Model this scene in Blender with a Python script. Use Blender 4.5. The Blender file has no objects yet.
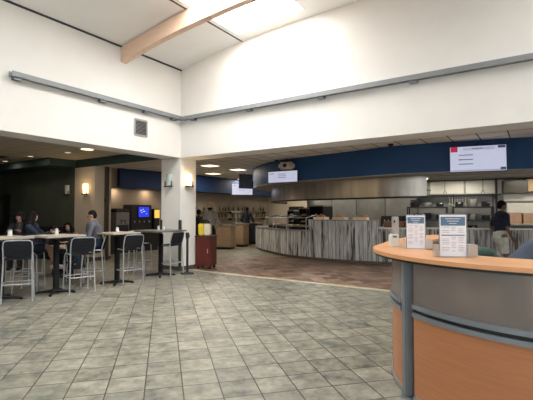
import bpy, bmesh, math, random
from math import sin, cos, pi, radians as R_, sqrt, atan2
from mathutils import Vector as V, Matrix
random.seed(7)
SC = bpy.context.scene
COL = SC.collection

# ------------------------------------------------------------ materials
def nt(name):
    m = bpy.data.materials.new(name); m.use_nodes = True
    t = m.node_tree; b = t.nodes['Principled BSDF']
    return m, t, b
def inp(b, k, v):
    if k in b.inputs: b.inputs[k].default_value = v
def mat(name, c, rough=.6, metal=0, var=.12, scale=6, bump=0, stretch=(1, 1, 1), emit=None, es=0, trans=0, alpha=1, spec=.5):
    m, t, b = nt(name)
    inp(b, 'Roughness', rough); inp(b, 'Metallic', metal); inp(b, 'Specular IOR Level', spec)
    inp(b, 'Transmission Weight', trans); inp(b, 'Alpha', alpha)
    tc = t.nodes.new('ShaderNodeTexCoord'); mp = t.nodes.new('ShaderNodeMapping'); n = t.nodes.new('ShaderNodeTexNoise')
    mp.inputs['Scale'].default_value = stretch
    t.links.new(tc.outputs['Object'], mp.inputs['Vector']); t.links.new(mp.outputs['Vector'], n.inputs['Vector'])
    n.inputs['Scale'].default_value = scale; n.inputs['Detail'].default_value = 4
    r = t.nodes.new('ShaderNodeValToRGB')
    r.color_ramp.elements[0].position = .3; r.color_ramp.elements[1].position = .7
    r.color_ramp.elements[0].color = (*[x * (1 - var) for x in c], 1)
    r.color_ramp.elements[1].color = (*[min(1, x * (1 + var)) for x in c], 1)
    t.links.new(n.outputs['Fac'], r.inputs['Fac']); t.links.new(r.outputs['Color'], b.inputs['Base Color'])
    if bump:
        bp = t.nodes.new('ShaderNodeBump'); bp.inputs['Strength'].default_value = bump; bp.inputs['Distance'].default_value = .01
        t.links.new(n.outputs['Fac'], bp.inputs['Height']); t.links.new(bp.outputs['Normal'], b.inputs['Normal'])
    if emit:
        inp(b, 'Emission Color', (*emit, 1)); inp(b, 'Emission Strength', es)
    return m
def math_node(t, op, a, b=None):
    n = t.nodes.new('ShaderNodeMath'); n.operation = op
    for i, x in enumerate((a, b)):
        if x is None: continue
        if isinstance(x, (int, float)): n.inputs[i].default_value = x
        else: t.links.new(x, n.inputs[i])
    return n.outputs[0]
def tiles(name, cols, grout, size, ang, phase, gw, rough=.4, noise=5, bump=.3, axes='xy', tilevar=.35):
    """square tiles laid on the world grid turned by ang"""
    m, t, b = nt(name)
    tc = t.nodes.new('ShaderNodeNewGeometry'); mp = t.nodes.new('ShaderNodeMapping')
    t.links.new(tc.outputs['Position'], mp.inputs['Vector'])
    mp.inputs['Rotation'].default_value = (0, 0, -ang)
    sx = t.nodes.new('ShaderNodeSeparateXYZ'); t.links.new(mp.outputs['Vector'], sx.inputs[0])
    fs, cells = [], []
    for i, ax in enumerate(axes):
        s = size[i]; u = math_node(t, 'DIVIDE', math_node(t, 'SUBTRACT', sx.outputs['xyz'.index(ax)], phase[i]), s)
        fr = math_node(t, 'FRACT', u); cells.append(math_node(t, 'FLOOR', u))
        d = math_node(t, 'MINIMUM', fr, math_node(t, 'SUBTRACT', 1.0, fr))
        fs.append(math_node(t, 'MULTIPLY', d, s))
    edge = math_node(t, 'MINIMUM', fs[0], fs[1])
    g = math_node(t, 'LESS_THAN', edge, gw / 2)
    cv = t.nodes.new('ShaderNodeCombineXYZ'); t.links.new(cells[0], cv.inputs[0]); t.links.new(cells[1], cv.inputs[1])
    wn = t.nodes.new('ShaderNodeTexWhiteNoise'); wn.noise_dimensions = '3D'; t.links.new(cv.outputs[0], wn.inputs['Vector'])
    n = t.nodes.new('ShaderNodeTexNoise'); n.inputs['Scale'].default_value = noise; n.inputs['Detail'].default_value = 8; n.inputs['Roughness'].default_value = .65
    off = t.nodes.new('ShaderNodeVectorMath'); off.operation = 'MULTIPLY_ADD'
    t.links.new(wn.outputs['Color'], off.inputs[0]); off.inputs[1].default_value = (3, 3, 3); t.links.new(mp.outputs['Vector'], off.inputs[2])
    t.links.new(off.outputs[0], n.inputs['Vector'])
    f = math_node(t, 'ADD', n.outputs['Fac'], math_node(t, 'MULTIPLY', math_node(t, 'SUBTRACT', wn.outputs['Value'], .5), tilevar))
    r = t.nodes.new('ShaderNodeValToRGB'); e = r.color_ramp.elements
    e[0].position = .28; e[1].position = .72
    e[0].color = (*cols[0], 1); e[1].color = (*cols[-1], 1)
    for i, c in enumerate(cols[1:-1]):
        k = e.new(.28 + .44 * (i + 1) / (len(cols) - 1)); k.color = (*c, 1)
    t.links.new(f, r.inputs['Fac'])
    mx = t.nodes.new('ShaderNodeMix'); mx.data_type = 'RGBA'; t.links.new(g, mx.inputs[0])
    t.links.new(r.outputs['Color'], mx.inputs[6]); mx.inputs[7].default_value = (*grout, 1)
    t.links.new(mx.outputs[2], b.inputs['Base Color'])
    inp(b, 'Roughness', rough)
    bp = t.nodes.new('ShaderNodeBump'); bp.inputs['Strength'].default_value = bump; bp.inputs['Distance'].default_value = .006
    h = math_node(t, 'SUBTRACT', n.outputs['Fac'], math_node(t, 'MULTIPLY', g, 1.0))
    t.links.new(h, bp.inputs['Height']); t.links.new(bp.outputs['Normal'], b.inputs['Normal'])
    return m
def cladding(name):
    """weathered grey planks standing upright, narrow, streaky"""
    m, t, b = nt(name)
    uv = t.nodes.new('ShaderNodeUVMap'); uv.uv_map = 'UVMap'
    sx = t.nodes.new('ShaderNodeSeparateXYZ'); t.links.new(uv.outputs[0], sx.inputs[0])
    u = math_node(t, 'DIVIDE', sx.outputs[0], .13)
    cell = math_node(t, 'FLOOR', u); fr = math_node(t, 'FRACT', u)
    wn = t.nodes.new('ShaderNodeTexWhiteNoise'); wn.noise_dimensions = '1D'; t.links.new(cell, wn.inputs['W'])
    cb = t.nodes.new('ShaderNodeCombineXYZ')
    t.links.new(math_node(t, 'MULTIPLY', sx.outputs[0], 13), cb.inputs[0]); t.links.new(math_node(t, 'MULTIPLY', sx.outputs[1], 1.6), cb.inputs[1]); t.links.new(math_node(t, 'MULTIPLY', wn.outputs[0], 30), cb.inputs[2])
    n = t.nodes.new('ShaderNodeTexNoise'); n.inputs['Scale'].default_value = 1; n.inputs['Detail'].default_value = 6; n.inputs['Distortion'].default_value = .6
    t.links.new(cb.outputs[0], n.inputs['Vector'])
    f = math_node(t, 'ADD', n.outputs['Fac'], math_node(t, 'MULTIPLY', math_node(t, 'SUBTRACT', wn.outputs[0], .5), .22))
    r = t.nodes.new('ShaderNodeValToRGB'); e = r.color_ramp.elements
    e[0].position = .30; e[0].color = (.07, .065, .06, 1); e[1].position = .72; e[1].color = (.74, .76, .75, 1)
    k = e.new(.44); k.color = (.43, .435, .42, 1)
    t.links.new(f, r.inputs['Fac'])
    g = math_node(t, 'LESS_THAN', fr, .09)
    mx = t.nodes.new('ShaderNodeMix'); mx.data_type = 'RGBA'; t.links.new(g, mx.inputs[0]); t.links.new(r.outputs['Color'], mx.inputs[6]); mx.inputs[7].default_value = (.03, .028, .025, 1)
    t.links.new(mx.outputs[2], b.inputs['Base Color']); inp(b, 'Roughness', .75)
    return m
def woven(name, c, dot, sc=55, rough=.5):
    m, t, b = nt(name)
    tc = t.nodes.new('ShaderNodeTexCoord'); v = t.nodes.new('ShaderNodeTexVoronoi'); v.inputs['Scale'].default_value = sc; v.inputs['Randomness'].default_value = .1
    t.links.new(tc.outputs['Object'], v.inputs['Vector'])
    r = t.nodes.new('ShaderNodeValToRGB'); e = r.color_ramp.elements
    e[0].position = .22; e[0].color = (*dot, 1); e[1].position = .34; e[1].color = (*c, 1)
    t.links.new(v.outputs['Distance'], r.inputs['Fac']); t.links.new(r.outputs['Color'], b.inputs['Base Color']); inp(b, 'Roughness', rough)
    return m

WHITE = mat('painted_plaster', (.80, .79, .76), .85, var=.02, scale=2)
CEILW = mat('painted_ceiling', (.90, .89, .87), .9, var=.02, scale=2)
PILL = mat('pillar_paint', (.90, .885, .85), .8, var=.03, scale=3)
CREAM = mat('cream_plaster', (.62, .55, .45), .85, var=.05, scale=2)
TAUPE = mat('taupe_plaster', (.33, .28, .225), .85, var=.08, scale=2)
GREENW = mat('dark_green_paint', (.082, .098, .075), .85, var=.1, scale=1.5)
GREEND = mat('deep_green_fascia_paint', (.028, .06, .06), .8, var=.1, scale=2)
BLUE = mat('blue_paint', (.006, .055, .17), .6, var=.08, scale=2)
NAVY = mat('navy_paint', (.006, .034, .125), .6, var=.1, scale=2)
RAIL = mat('grey_metal_rail', (.23, .245, .26), .55, .1, var=.05)
FILLP = mat('fill_light_pane', (.9, .9, .9), .5, emit=(.95, .975, 1), es=2.0, var=.01)  # glowing pane of the fill windows added behind the viewer
SEAM = mat('dark_ceiling_seam', (.03, .035, .045), .6)
BASEB = mat('rubber_baseboard', (.12, .10, .085), .6)
GUARD = mat('brown_corner_guard', (.085, .075, .065), .55)
ALU = mat('brushed_aluminium', (.42, .43, .45), .38, .7, var=.06, scale=3, stretch=(1, 1, 20))
DESKM = mat('grey_painted_metal', (.24, .27, .30), .4, .45, var=.05)
CHROME = mat('satin_grey_tube', (.50, .52, .55), .35, .4, var=.04)
BLACK = mat('black_plastic', (.012, .012, .014), .45, var=.15)
BLACKM = mat('black_metal', (.015, .015, .017), .4, .3, var=.15)
STEEL = mat('brushed_stainless_steel', (.46, .44, .40), .30, .85, var=.22, scale=2.5, stretch=(1.5, 1.5, .2))
STEELW = mat('stainless_sheet', (.30, .295, .27), .42, .55, var=.15, scale=1.2, stretch=(2, 2, .5))
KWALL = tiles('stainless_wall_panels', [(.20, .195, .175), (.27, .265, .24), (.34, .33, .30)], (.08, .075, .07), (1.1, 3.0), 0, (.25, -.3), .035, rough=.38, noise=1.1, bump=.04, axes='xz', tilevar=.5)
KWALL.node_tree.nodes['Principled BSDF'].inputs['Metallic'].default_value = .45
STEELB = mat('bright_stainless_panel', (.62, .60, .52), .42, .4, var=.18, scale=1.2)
WOOD = mat('orange_beech_laminate', (.45, .185, .08), .38, var=.09, scale=3, stretch=(1, 1, 16))
WOODT = mat('beech_laminate_top', (.66, .33, .15), .4, var=.08, scale=3, stretch=(1, 1, 8))
GLULAM = mat('laminated_pine', (.74, .52, .39), .6, var=.12, scale=4, stretch=(.3, 3, 14))
TABLET = mat('cream_table_laminate', (.52, .46, .38), .35, var=.05)
TABLEG = mat('grey_table_laminate', (.17, .165, .15), .35, var=.08)
PLYW = mat('pale_plywood', (.34, .24, .15), .6, var=.12, scale=3, stretch=(1, 1, 8))
MAROON = mat('maroon_laminate', (.12, .022, .016), .4, var=.15, scale=3, stretch=(1, 1, 4))
CARD = mat('brown_cardboard', (.36, .22, .14), .8, var=.1)
TERRA = mat('brown_wicker', (.26, .13, .075), .8, var=.25, scale=40)
PAPER = mat('white_paper', (.86, .87, .92), .6, var=.02)
PAPERB = mat('blue_grey_print', (.10, .20, .32), .6, var=.05)
INK = mat('grey_print', (.36, .38, .52), .7, var=.05)
INKR = mat('red_print', (.55, .04, .05), .7, var=.05)
PLW = mat('white_plastic', (.78, .77, .74), .4, var=.03)
CER = mat('cream_serving_board', (.78, .66, .54), .4, var=.06)
ORANGE = mat('orange_food', (.62, .25, .06), .6, var=.35, scale=30)
GREENF = mat('leafy_green_food', (.10, .2, .04), .7, var=.5, scale=30)
YEL = mat('yellow_bag_cloth', (.80, .60, .03), .7, var=.12)
CLOTHW = mat('cream_bag_cloth', (.72, .68, .52), .8, var=.12)
CAN = mat('clear_acrylic', (.85, .88, .92), .05, var=.01, trans=.92)
GLASS = mat('sneeze_guard_glass', (.95, .98, .98), .0, var=.01, trans=1, spec=.3)
GLASS.node_tree.nodes['Principled BSDF'].inputs['IOR'].default_value = 1.08
SILV = mat('satin_silver_block', (.50, .48, .46), .4, .55, var=.08)
SKIN = mat('skin', (.38, .21, .14), .55, var=.06)
SKIND = mat('dark_skin', (.16, .085, .055), .55, var=.06)
SKINP = mat('pale_skin', (.50, .31, .23), .55, var=.06)
HAIRB = mat('black_hair', (.010, .008, .008), .8, spec=.15, var=.3, scale=60)
HAIRT = mat('straw_hat_felt', (.55, .40, .26), .8, var=.1)
EYE = mat('eye', (.03, .02, .02), .2)
LIP = mat('lips', (.30, .10, .08), .5)
def cloth(n, c, v=.18): return mat(n, c, .85, var=v, scale=9, bump=.3)
C_BLACK = cloth('black_cloth', (.014, .013, .016)); C_NAVY = cloth('navy_cloth', (.006, .012, .028)); C_DENIM = cloth('dark_denim', (.016, .03, .062))
C_GREY = cloth('grey_shirt_cloth', (.40, .385, .37)); C_LGREY = cloth('blue_grey_shirt_cloth', (.10, .10, .125)); C_WSH = cloth('pale_short_cloth', (.50, .52, .47))
C_BLSH = cloth('slate_blue_shirt_cloth', (.045, .06, .09)); C_GRN = cloth('grey_green_cloth', (.055, .095, .08)); C_PLUM = cloth('plum_cloth', (.12, .05, .06)); C_WHITE = cloth('white_cloth', (.55, .52, .5))
MESH = woven('woven_navy_mesh', (.002, .004, .009), (.018, .028, .042), rough=.7)
FLOOR = tiles('grey_green_floor_tile', [(.095, .112, .105), (.22, .215, .175), (.31, .30, .245), (.42, .40, .33)], (.04, .037, .03), (.3255, .3255), R_(47.7), (-.575, .035), .011, rough=.36, noise=6, bump=.3, tilevar=.14)
FLOORB = tiles('brown_floor_tile', [(.12, .07, .048), (.27, .165, .11), (.42, .28, .20)], (.05, .033, .025), (.3255, .3255), R_(47.7), (0, 0), .011, rough=.35, noise=4, bump=.2, tilevar=.4)
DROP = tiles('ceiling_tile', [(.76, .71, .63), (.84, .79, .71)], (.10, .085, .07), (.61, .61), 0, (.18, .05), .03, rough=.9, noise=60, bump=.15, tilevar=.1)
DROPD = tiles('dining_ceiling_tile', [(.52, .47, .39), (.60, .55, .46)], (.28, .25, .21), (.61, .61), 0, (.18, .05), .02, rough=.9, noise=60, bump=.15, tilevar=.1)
CLAD = cladding('weathered_plank_cladding')
LGLASS = mat('lit_sconce_glass', (.9, .8, .5), .4, emit=(1, .66, .28), es=5.5)
UGLASS = mat('unlit_frosted_glass', (.50, .58, .56), .3, var=.05)
DISC = mat('lit_downlight_lens', (.9, .8, .6), .4, emit=(1, .74, .46), es=3.2)
TUBEL = mat('lit_hood_tube', (.9, .9, .8), .4, emit=(1, .92, .75), es=2.0)
SCREEN = mat('lit_menu_screen', (.3, .3, .34), .3, emit=(.62, .66, .86), es=.80, var=.05)
SCRB = mat('lit_blue_screen', (.02, .03, .3), .3, emit=(.03, .06, .95), es=.95, var=.3, scale=14)
SCRY = mat('lit_amber_panel', (.6, .4, .05), .3, emit=(1, .62, .12), es=1.0, var=.4, scale=10)
SCRT = mat('screen_white_text', (.7, .7, .8), .4, emit=(.7, .75, .95), es=.9)
SCRK = mat('screen_dark_text', (.05, .05, .12), .5, emit=(.05, .06, .16), es=.5)
SCRR = mat('screen_red_print', (.6, .02, .04), .5, emit=(.6, .03, .08), es=.55)
SKYL = mat('skylight_daylight_panel', (.9, .9, .9), .5, emit=(1, .985, .955), es=22, var=.01)
SKYL2 = mat('skylight_fill_panel', (.9, .9, .9), .5, emit=(.97, .985, 1), es=9, var=.01)  # weaker glow for the unseen roof lights added as fill
def frosted():
    m, t, b = nt('frosted_acrylic_panel')
    inp(b, 'Base Color', (.50, .44, .40, 1)); inp(b, 'Roughness', .24); inp(b, 'Transmission Weight', .72); inp(b, 'IOR', 1.4); inp(b, 'Specular IOR Level', .6)
    return m
FROST = frosted()

# ------------------------------------------------------------ mesh builder
class MB:
    def __init__(s): s.b = bmesh.new(); s.m = 0; s.uv = s.b.loops.layers.uv.new('UVMap')
    def _f(s, vs):
        try: f = s.b.faces.new(vs); f.material_index = s.m; f.smooth = True; return f
        except ValueError: return None
    def box(s, c, d, rz=0, rx=0, ry=0, bev=0):
        M = Matrix.Translation(c) @ Matrix.Rotation(rz, 4, 'Z') @ Matrix.Rotation(ry, 4, 'Y') @ Matrix.Rotation(rx, 4, 'X')
        g = bmesh.ops.create_cube(s.b, size=1, matrix=M @ Matrix.Diagonal((*d, 1)))
        fs = {f for v in g['verts'] for f in v.link_faces}
        for f in fs: f.material_index = s.m
        if bev:
            es = {e for f in fs for e in f.edges}
            r = bmesh.ops.bevel(s.b, geom=list(es), offset=bev, segments=2, affect='EDGES', clamp_overlap=True)
            for f in r['faces']: f.material_index = s.m
        return s
    def bb(s, x0, x1, y0, y1, z0, z1, bev=0):
        return s.box(((x0 + x1) / 2, (y0 + y1) / 2, (z0 + z1) / 2), (abs(x1 - x0), abs(y1 - y0), abs(z1 - z0)), bev=bev)
    def tube(s, pts, rs, n=8, cap=True, sq=None, rnd=False):
        pts = [V(p) for p in pts]
        if isinstance(rs, (int, float)): rs = [rs] * len(pts)
        rs = list(rs)
        if rnd:      # round ends
            a, b = pts[0], pts[-1]; da = (pts[1] - a).normalized(); db = (b - pts[-2]).normalized()
            pre, rp, post, ro = [], [], [], []
            for k in (80, 50, 25):
                th = R_(k); pre.append(a - da * rs[0] * sin(th)); rp.append(rs[0] * cos(th))
            for k in (25, 50, 80):
                th = R_(k); post.append(b + db * rs[-1] * sin(th)); ro.append(rs[-1] * cos(th))
            pts = pre + pts + post; rs = rp + rs + ro
        rings = []; up = None
        for i, p in enumerate(pts):
            d = (pts[min(i + 1, len(pts) - 1)] - pts[max(i - 1, 0)]).normalized()
            if up is None: up = V((0, 0, 1)) if abs(d.z) < .9 else V((1, 0, 0))
            x = d.cross(up)
            if x.length < 1e-4: x = d.cross(V((0, 1, 0)))
            x.normalize(); y = x.cross(d).normalized(); up = y
            sx, sy = sq if sq else (1, 1)
            rings.append([s.b.verts.new(p + (x * cos(2 * pi * k / n) * sx + y * sin(2 * pi * k / n) * sy) * rs[i]) for k in range(n)])
        for a, b in zip(rings, rings[1:]):
            for k in range(n): s._f((a[k], a[(k + 1) % n], b[(k + 1) % n], b[k]))
        if cap: s._f(rings[0][::-1]); s._f(rings[-1])
        return s
    def ell(s, c, r, M=None, n=12):
        T = Matrix.Translation(c) @ (M.to_4x4() if M else Matrix()) @ Matrix.Diagonal((*r, 1))
        g = bmesh.ops.create_uvsphere(s.b, u_segments=n, v_segments=max(6, n // 2 + 2), radius=1, matrix=T)
        for f in {f for v in g['verts'] for f in v.link_faces}: f.material_index = s.m; f.smooth = True
        return s
    def lathe(s, prof, c=(0, 0, 0), n=20):
        c = V(c); rings = []
        for r, z in prof: rings.append([s.b.verts.new(c + V((r * cos(2 * pi * k / n), r * sin(2 * pi * k / n), z))) for k in range(n)])
        for a, b in zip(rings, rings[1:]):
            for k in range(n): s._f((a[k], a[(k + 1) % n], b[(k + 1) % n], b[k]))
        s._f(rings[0][::-1]); s._f(rings[-1])
        return s
    def prism(s, poly, z0, z1):
        a = [s.b.verts.new((x, y, z0)) for x, y in poly]; b = [s.b.verts.new((x, y, z1)) for x, y in poly]; n = len(poly)
        s._f(a[::-1]); s._f(b)
        for k in range(n): s._f((a[k], a[(k + 1) % n], b[(k + 1) % n], b[k]))
        for f in s.b.faces: f.smooth = False if len(f.verts) > 4 else f.smooth
        return s
    def band(s, A, B, z0, z1):
        """solid strip between two paths A (outer) and B (inner) of equal length, z may be lists"""
        n = len(A); L = 0; z0 = z0 if isinstance(z0, list) else [z0] * n; z1 = z1 if isinstance(z1, list) else [z1] * n
        q = []
        us = [0]
        for i in range(1, n): us.append(us[-1] + (V((*A[i], 0)) - V((*A[i - 1], 0))).length)
        for i in range(n):
            q.append([s.b.verts.new((*A[i], z0[i])), s.b.verts.new((*A[i], z1[i])), s.b.verts.new((*B[i], z1[i])), s.b.verts.new((*B[i], z0[i]))])
        for i in range(n - 1):
            for k in range(4):
                f = s._f((q[i][k], q[i + 1][k], q[i + 1][(k + 1) % 4], q[i][(k + 1) % 4]))
                if f:
                    f.smooth = False
                    for l in f.loops:
                        j = i if l.vert in q[i] else i + 1
                        l[s.uv].uv = (us[j], l.vert.co.z + .001 * k)
        s._f(q[0]); s._f(q[-1][::-1])
        return s
    def build(s, name, m, parent=None, loc=None):
        bmesh.ops.recalc_face_normals(s.b, faces=s.b.faces)
        me = bpy.data.meshes.new(name); s.b.to_mesh(me); s.b.free()
        for x in (m if isinstance(m, (list, tuple)) else [m]): me.materials.append(x)
        try: me.set_sharp_from_angle(angle=R_(38))
        except Exception: pass
        o = bpy.data.objects.new(name, me); COL.objects.link(o)
        if parent: o.parent = parent
        if loc: o.location = loc
        return o
def tag(o, label=None, cat=None, group=None, kind=None):
    for k, v in (('label', label), ('category', cat), ('group', group), ('kind', kind)):
        if v: o[k] = v
    return o
def thing(name, label, cat, loc=(0, 0, 0), rz=0, group=None):
    o = bpy.data.objects.new(name, None); COL.objects.link(o); o.empty_display_size = .1
    o.location = loc; o.rotation_euler = (0, 0, rz)
    return tag(o, label, cat, group)
KIDS = {}
def dup(root, loc, rz, label, group=None):
    def cp(o, par):
        c = o.copy(); COL.objects.link(c); c.parent = par
        for ch in o.children: cp(ch, c)
        return c
    r = cp(root, None); r.location = loc; r.rotation_euler = (0, 0, rz); r['label'] = label
    if group: r['group'] = group
    return r
def struct(name, mb, m, parent=None):
    o = mb.build(name, m, parent)
    if not parent: o['kind'] = 'structure'
    return o

# ------------------------------------------------------------ camera
TH = R_(33.6); CAM = (8.02, -7.87); RT = (cos(TH), sin(TH)); FW = (-sin(TH), cos(TH))
def W(l, d): return (CAM[0] + l * RT[0] + d * FW[0], CAM[1] + l * RT[1] + d * FW[1])   # metres right of / in front of the viewer -> floor plan
cd = bpy.data.cameras.new('camera'); cam = bpy.data.objects.new('camera', cd); COL.objects.link(cam)
cam.location = (*CAM, 1.55); cam.rotation_euler = (R_(90 + 1.82), 0, TH)
cd.sensor_width = 36; cd.lens = 36 * 408 / 533; cd.clip_start = .05; cd.clip_end = 200
SC.camera = cam

# ------------------------------------------------------------ the hall
HX, HY = 13.0, -13.0
ZS, ZD = 3.04, 3.35           # underside of the headers, suspended ceilings
def cz(x):
    x = min(x, HX - x); return 5.43 + .45 * (1 - abs(1 - x / 6.5) ** 3)
struct('floor', MB().bb(-15, HX + .3, HY - .3, .36, -.12, 0).bb(-15, -.3, .36, 15, -.12, 0), FLOOR)
struct('floor.001', MB().bb(-.3, HX + .3, .36, 15, -.12, 0), FLOORB)
struct('trim_1', MB().bb(.0, HX, .22, .36, .0005, .004), mat('pale_threshold_strip', (.62, .56, .42), .5))
# header walls over the two openings; their underside overhangs the pillar corner
struct('wall_left', MB().bb(-.6, 0, HY, 0, ZS, 6.3), WHITE)
struct('wall_back', MB().bb(0, HX, 0, .6, ZS, 6.3), WHITE)
struct('wall_right', MB().bb(HX, HX + .3, HY, .6, 0, 6.3), WHITE)
struct('wall_front', MB().bb(-15, 1.0, HY - .3, HY, 0, 6.3).bb(12, HX, HY - .3, HY, 0, 6.3).bb(1, 12, HY - .3, HY, 0, .9).bb(1, 12, HY - .3, HY, 4.9, 6.3), WHITE)
for k in range(4):  # unseen glowing windows, added behind the viewer as broad fill light
    x0 = 1 + 2.75 * k; f = MB()
    f.bb(x0, x0 + .06, HY - .12, HY - .02, .9, 4.9).bb(x0 + 2.69, x0 + 2.75, HY - .12, HY - .02, .9, 4.9).bb(x0, x0 + 2.75, HY - .12, HY - .02, .9, .96).bb(x0, x0 + 2.75, HY - .12, HY - .02, 4.84, 4.9).bb(x0, x0 + 2.75, HY - .12, HY - .02, 2.9, 2.96)
    f = struct('fill_window_%d' % (k + 1), f, DESKM); MB().bb(x0 + .06, x0 + 2.69, HY - .1, HY - .08, .96, 4.84).build('fill_window_glass', FILLP, f)
# vaulted ceiling with roof-light openings cut in it
lights_y = [(-3.7, -.34), (-8.6, -5.6)]
SX0, SX1 = 2.17, 4.02
def vault():
    mb = MB(); xs = [-.0, .5, 1.05, 1.6, SX0, 2.7, 3.3, SX1, 4.8, 5.6, 6.5, 7.4, 8.2, 9.0, 9.7, 10.3, 10.83, 11.4, 11.95, 12.5, HX]
    ys = sorted({HY, 0, *[v for p in lights_y for v in p]})
    for i in range(len(xs) - 1):
        for j in range(len(ys) - 1):
            xm, ym = (xs[i] + xs[i + 1]) / 2, (ys[j] + ys[j + 1]) / 2
            hole = any(a < ym < b for a, b in lights_y) and (SX0 < xm < SX1 or 9.0 < xm < 10.83)
            if hole: continue
            zs = [cz(xs[i]), cz(xs[i + 1])]
            A = [mb.b.verts.new((x, y, z + dz)) for dz in (0, .25) for x, z in zip(xs[i:i + 2], zs) for y in ys[j:j + 2]]
            for q in ((0, 1, 3, 2), (4, 6, 7, 5), (0, 2, 6, 4), (1, 5, 7, 3), (0, 4, 5, 1), (2, 3, 7, 6)): mb._f([A[k] for k in q])
    return mb
struct('ceiling', vault(), CEILW)
# dark seams of the vault
def seam(x, w):
    return MB().box((x, (HY) / 2, cz(x) - .004), (w, -HY, .014))
struct('trim_2', MB().bb(.0, .035, HY, 0, 5.405, 5.435), SEAM)
for k, x in enumerate((2.08, 6.5, 10.9)):
    struct('trim_%d' % (k + 3), seam(x, .035), SEAM)
for k, (a, b) in enumerate(lights_y):
    for x0, x1, side in ((SX0, SX1, 'far left'), (9.0, 10.83, 'far right')):  # apart from the first, these are unseen roof lights added for fill
        t = thing('skylight', ['bright white roof light in the vault right above the white back wall' if x0 < 5 else 'unseen roof light added for fill over the right side of the hall',
                               'unseen roof light added for fill over the viewer, left row' if x0 < 5 else 'unseen roof light added for fill over the viewer, right row'][k], 'skylight', ((x0 + x1) / 2, (a + b) / 2, cz((x0 + x1) / 2)))
        w, l = (x1 - x0) / 2, (b - a) / 2
        f = MB(); zc = [cz(x0) - t.location.z, cz(x1) - t.location.z]
        for sx in (-1, 1): f.bb(sx * w - .02 * (sx + 1), sx * w - .02 * (sx - 1), -l, l, zc[(sx + 1) // 2], .45)
        for sy in (-1, 1): f.bb(-w, w, sy * l - .02 * (sy + 1), sy * l - .02 * (sy - 1), max(zc) + .01, .45)
        f.build('frame', WHITE, t)
        MB().bb(-w, w, -l, l, .30, .34).build('pane', SKYL if k == 0 and x0 < 5 else SKYL2, t)
# laminated beams across the vault
def beam(y, label):
    xs = [0 + HX * k / 26 for k in range(27)]
    A = [(x, y - .075) for x in xs]; B = [(x, y + .075) for x in xs]
    mb = MB().band(A, B, [cz(x) - .37 for x in xs], [cz(x) - .05 if False else cz(x) - .03 for x in xs])
    return tag(mb.build('ceiling_beam', GLULAM), label, 'beam', 'laminated beams of the vault')
beam(-1.85, 'laminated pale wood beam crossing the vault beside the skylight, end against left wall')
# pale metal rails on the walls
def rail(length, loc, rz, label, brk):
    t = thing('wall_rail', label, 'rail', loc, rz)
    MB().band([(0, -.13), (length, -.13)], [(0, -.02), (length, -.02)], -.03, .015).bb(0, length, -.15, -.13, -.045, .05).bb(0, length, -.03, -.005, -.03, .06).build('channel', RAIL, t)
    for b in brk: MB().bb(b - .07, b + .07, -.11, 0, -.085, -.03).bb(b - .07, b + .07, -.02, 0, -.085, .06).build('bracket', DESKM, t)
    return t
rail(4.22, (0, -4.33, 4.08), pi / 2, 'long grey metal rail on the left white wall above the bar tables', [.12, 1.9, 3.1, 4.0])
bpy.data.objects['wall_rail'].rotation_euler = (0, 0, pi / 2); 
rail(12.7, (.13, 0, 4.06), 0, 'long grey metal rail on the white back wall over the servery opening', [.4, 2.2, 4.1, 6.0, 8.6, 11])
t = thing('corner_sensor', 'small white sensor box in the wall corner between the two rails', 'sensor', (.075, -.075, 4.0))
MB().box((0, 0, 0), (.22, .10, .09), R_(45), bev=.02).build('housing', PLW, t)
MB().box((.055, -.055, -.02), (.12, .02, .05), R_(45), bev=.005).build('lens', UGLASS, t)
# vent
t = thing('wall_vent', 'square grey louvred air vent high on left white wall near corner', 'vent', (0, -1.34, 3.62))
f = MB(); w, h = .185, .19
for s_ in (-1, 1): f.bb(0, .02, s_ * w - .02, s_ * w + .02, -h, h); f.bb(0, .02, -w, w, s_ * h - .02, s_ * h + .02)
f.build('frame', mat('vent_grey', (.36, .35, .35), .5), t)
f = MB()
for k in range(11): f.box((.012, 0, -h + .03 + k * .032), (.02, 2 * w - .03, .004), ry=R_(35))
f.build('louvre', mat('vent_louvre_grey', (.27, .26, .27), .5), t)
MB().bb(.0005, .004, -w, w, -h, h).build('back_plate', BLACK, t)

# ------------------------------------------------------------ pillars
t = thing('pillar', 'white square pillar standing in the corner between the two openings', 'pillar', (0, 0, 0))
MB().bb(-.74, -.001, .001, .6, 0, ZS - .001).build('shaft', PILL, t)
MB().bb(-.75, .01, -.01, .61, 0.001, .11).build('baseboard', BASEB, t)
for x in (-.74, 0): MB().bb(x - .045 if x else -.05, x + .05 if x else .012, -.012, .0008, .11, 1.36).bb(x - .012 if x else 0.0, x if x else .012, -.012, .05, .11, 1.36).build('corner_guard', GUARD, t)
def sconce(loc, rz, lit, label):
    """faces local -Y, curved glass in a black three-sided bracket"""
    t = thing('wall_sconce', label, 'wall lamp', loc, rz, None)
    n = 10; A = []; B = []
    for k in range(n + 1):
        a = pi + pi * k / n
        A.append((.105 * cos(a), -.012 + .085 * sin(a))); B.append((.10 * cos(a), -.012 + .08 * sin(a)))
    MB().band(A, B, -.02, .29).build('glass_shade', LGLASS if lit else UGLASS, t)
    MB().bb(-.13, .13, -.11, -.02, -.055, -.03).bb(-.13, -.115, -.075, -.055, -.05, .10).bb(.115, .13, -.075, -.055, -.05, .10).bb(-.05, .05, -.02, -.0, -.05, .2).build('bracket', BLACKM, t)
    return t
sconce((-.40, 0, 2.32), 0, False, 'unlit frosted glass wall lamp on left face of the white pillar')
sconce((0, .28, 2.32), pi / 2, True, 'lit warm wall lamp on right face of the white pillar')
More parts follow.
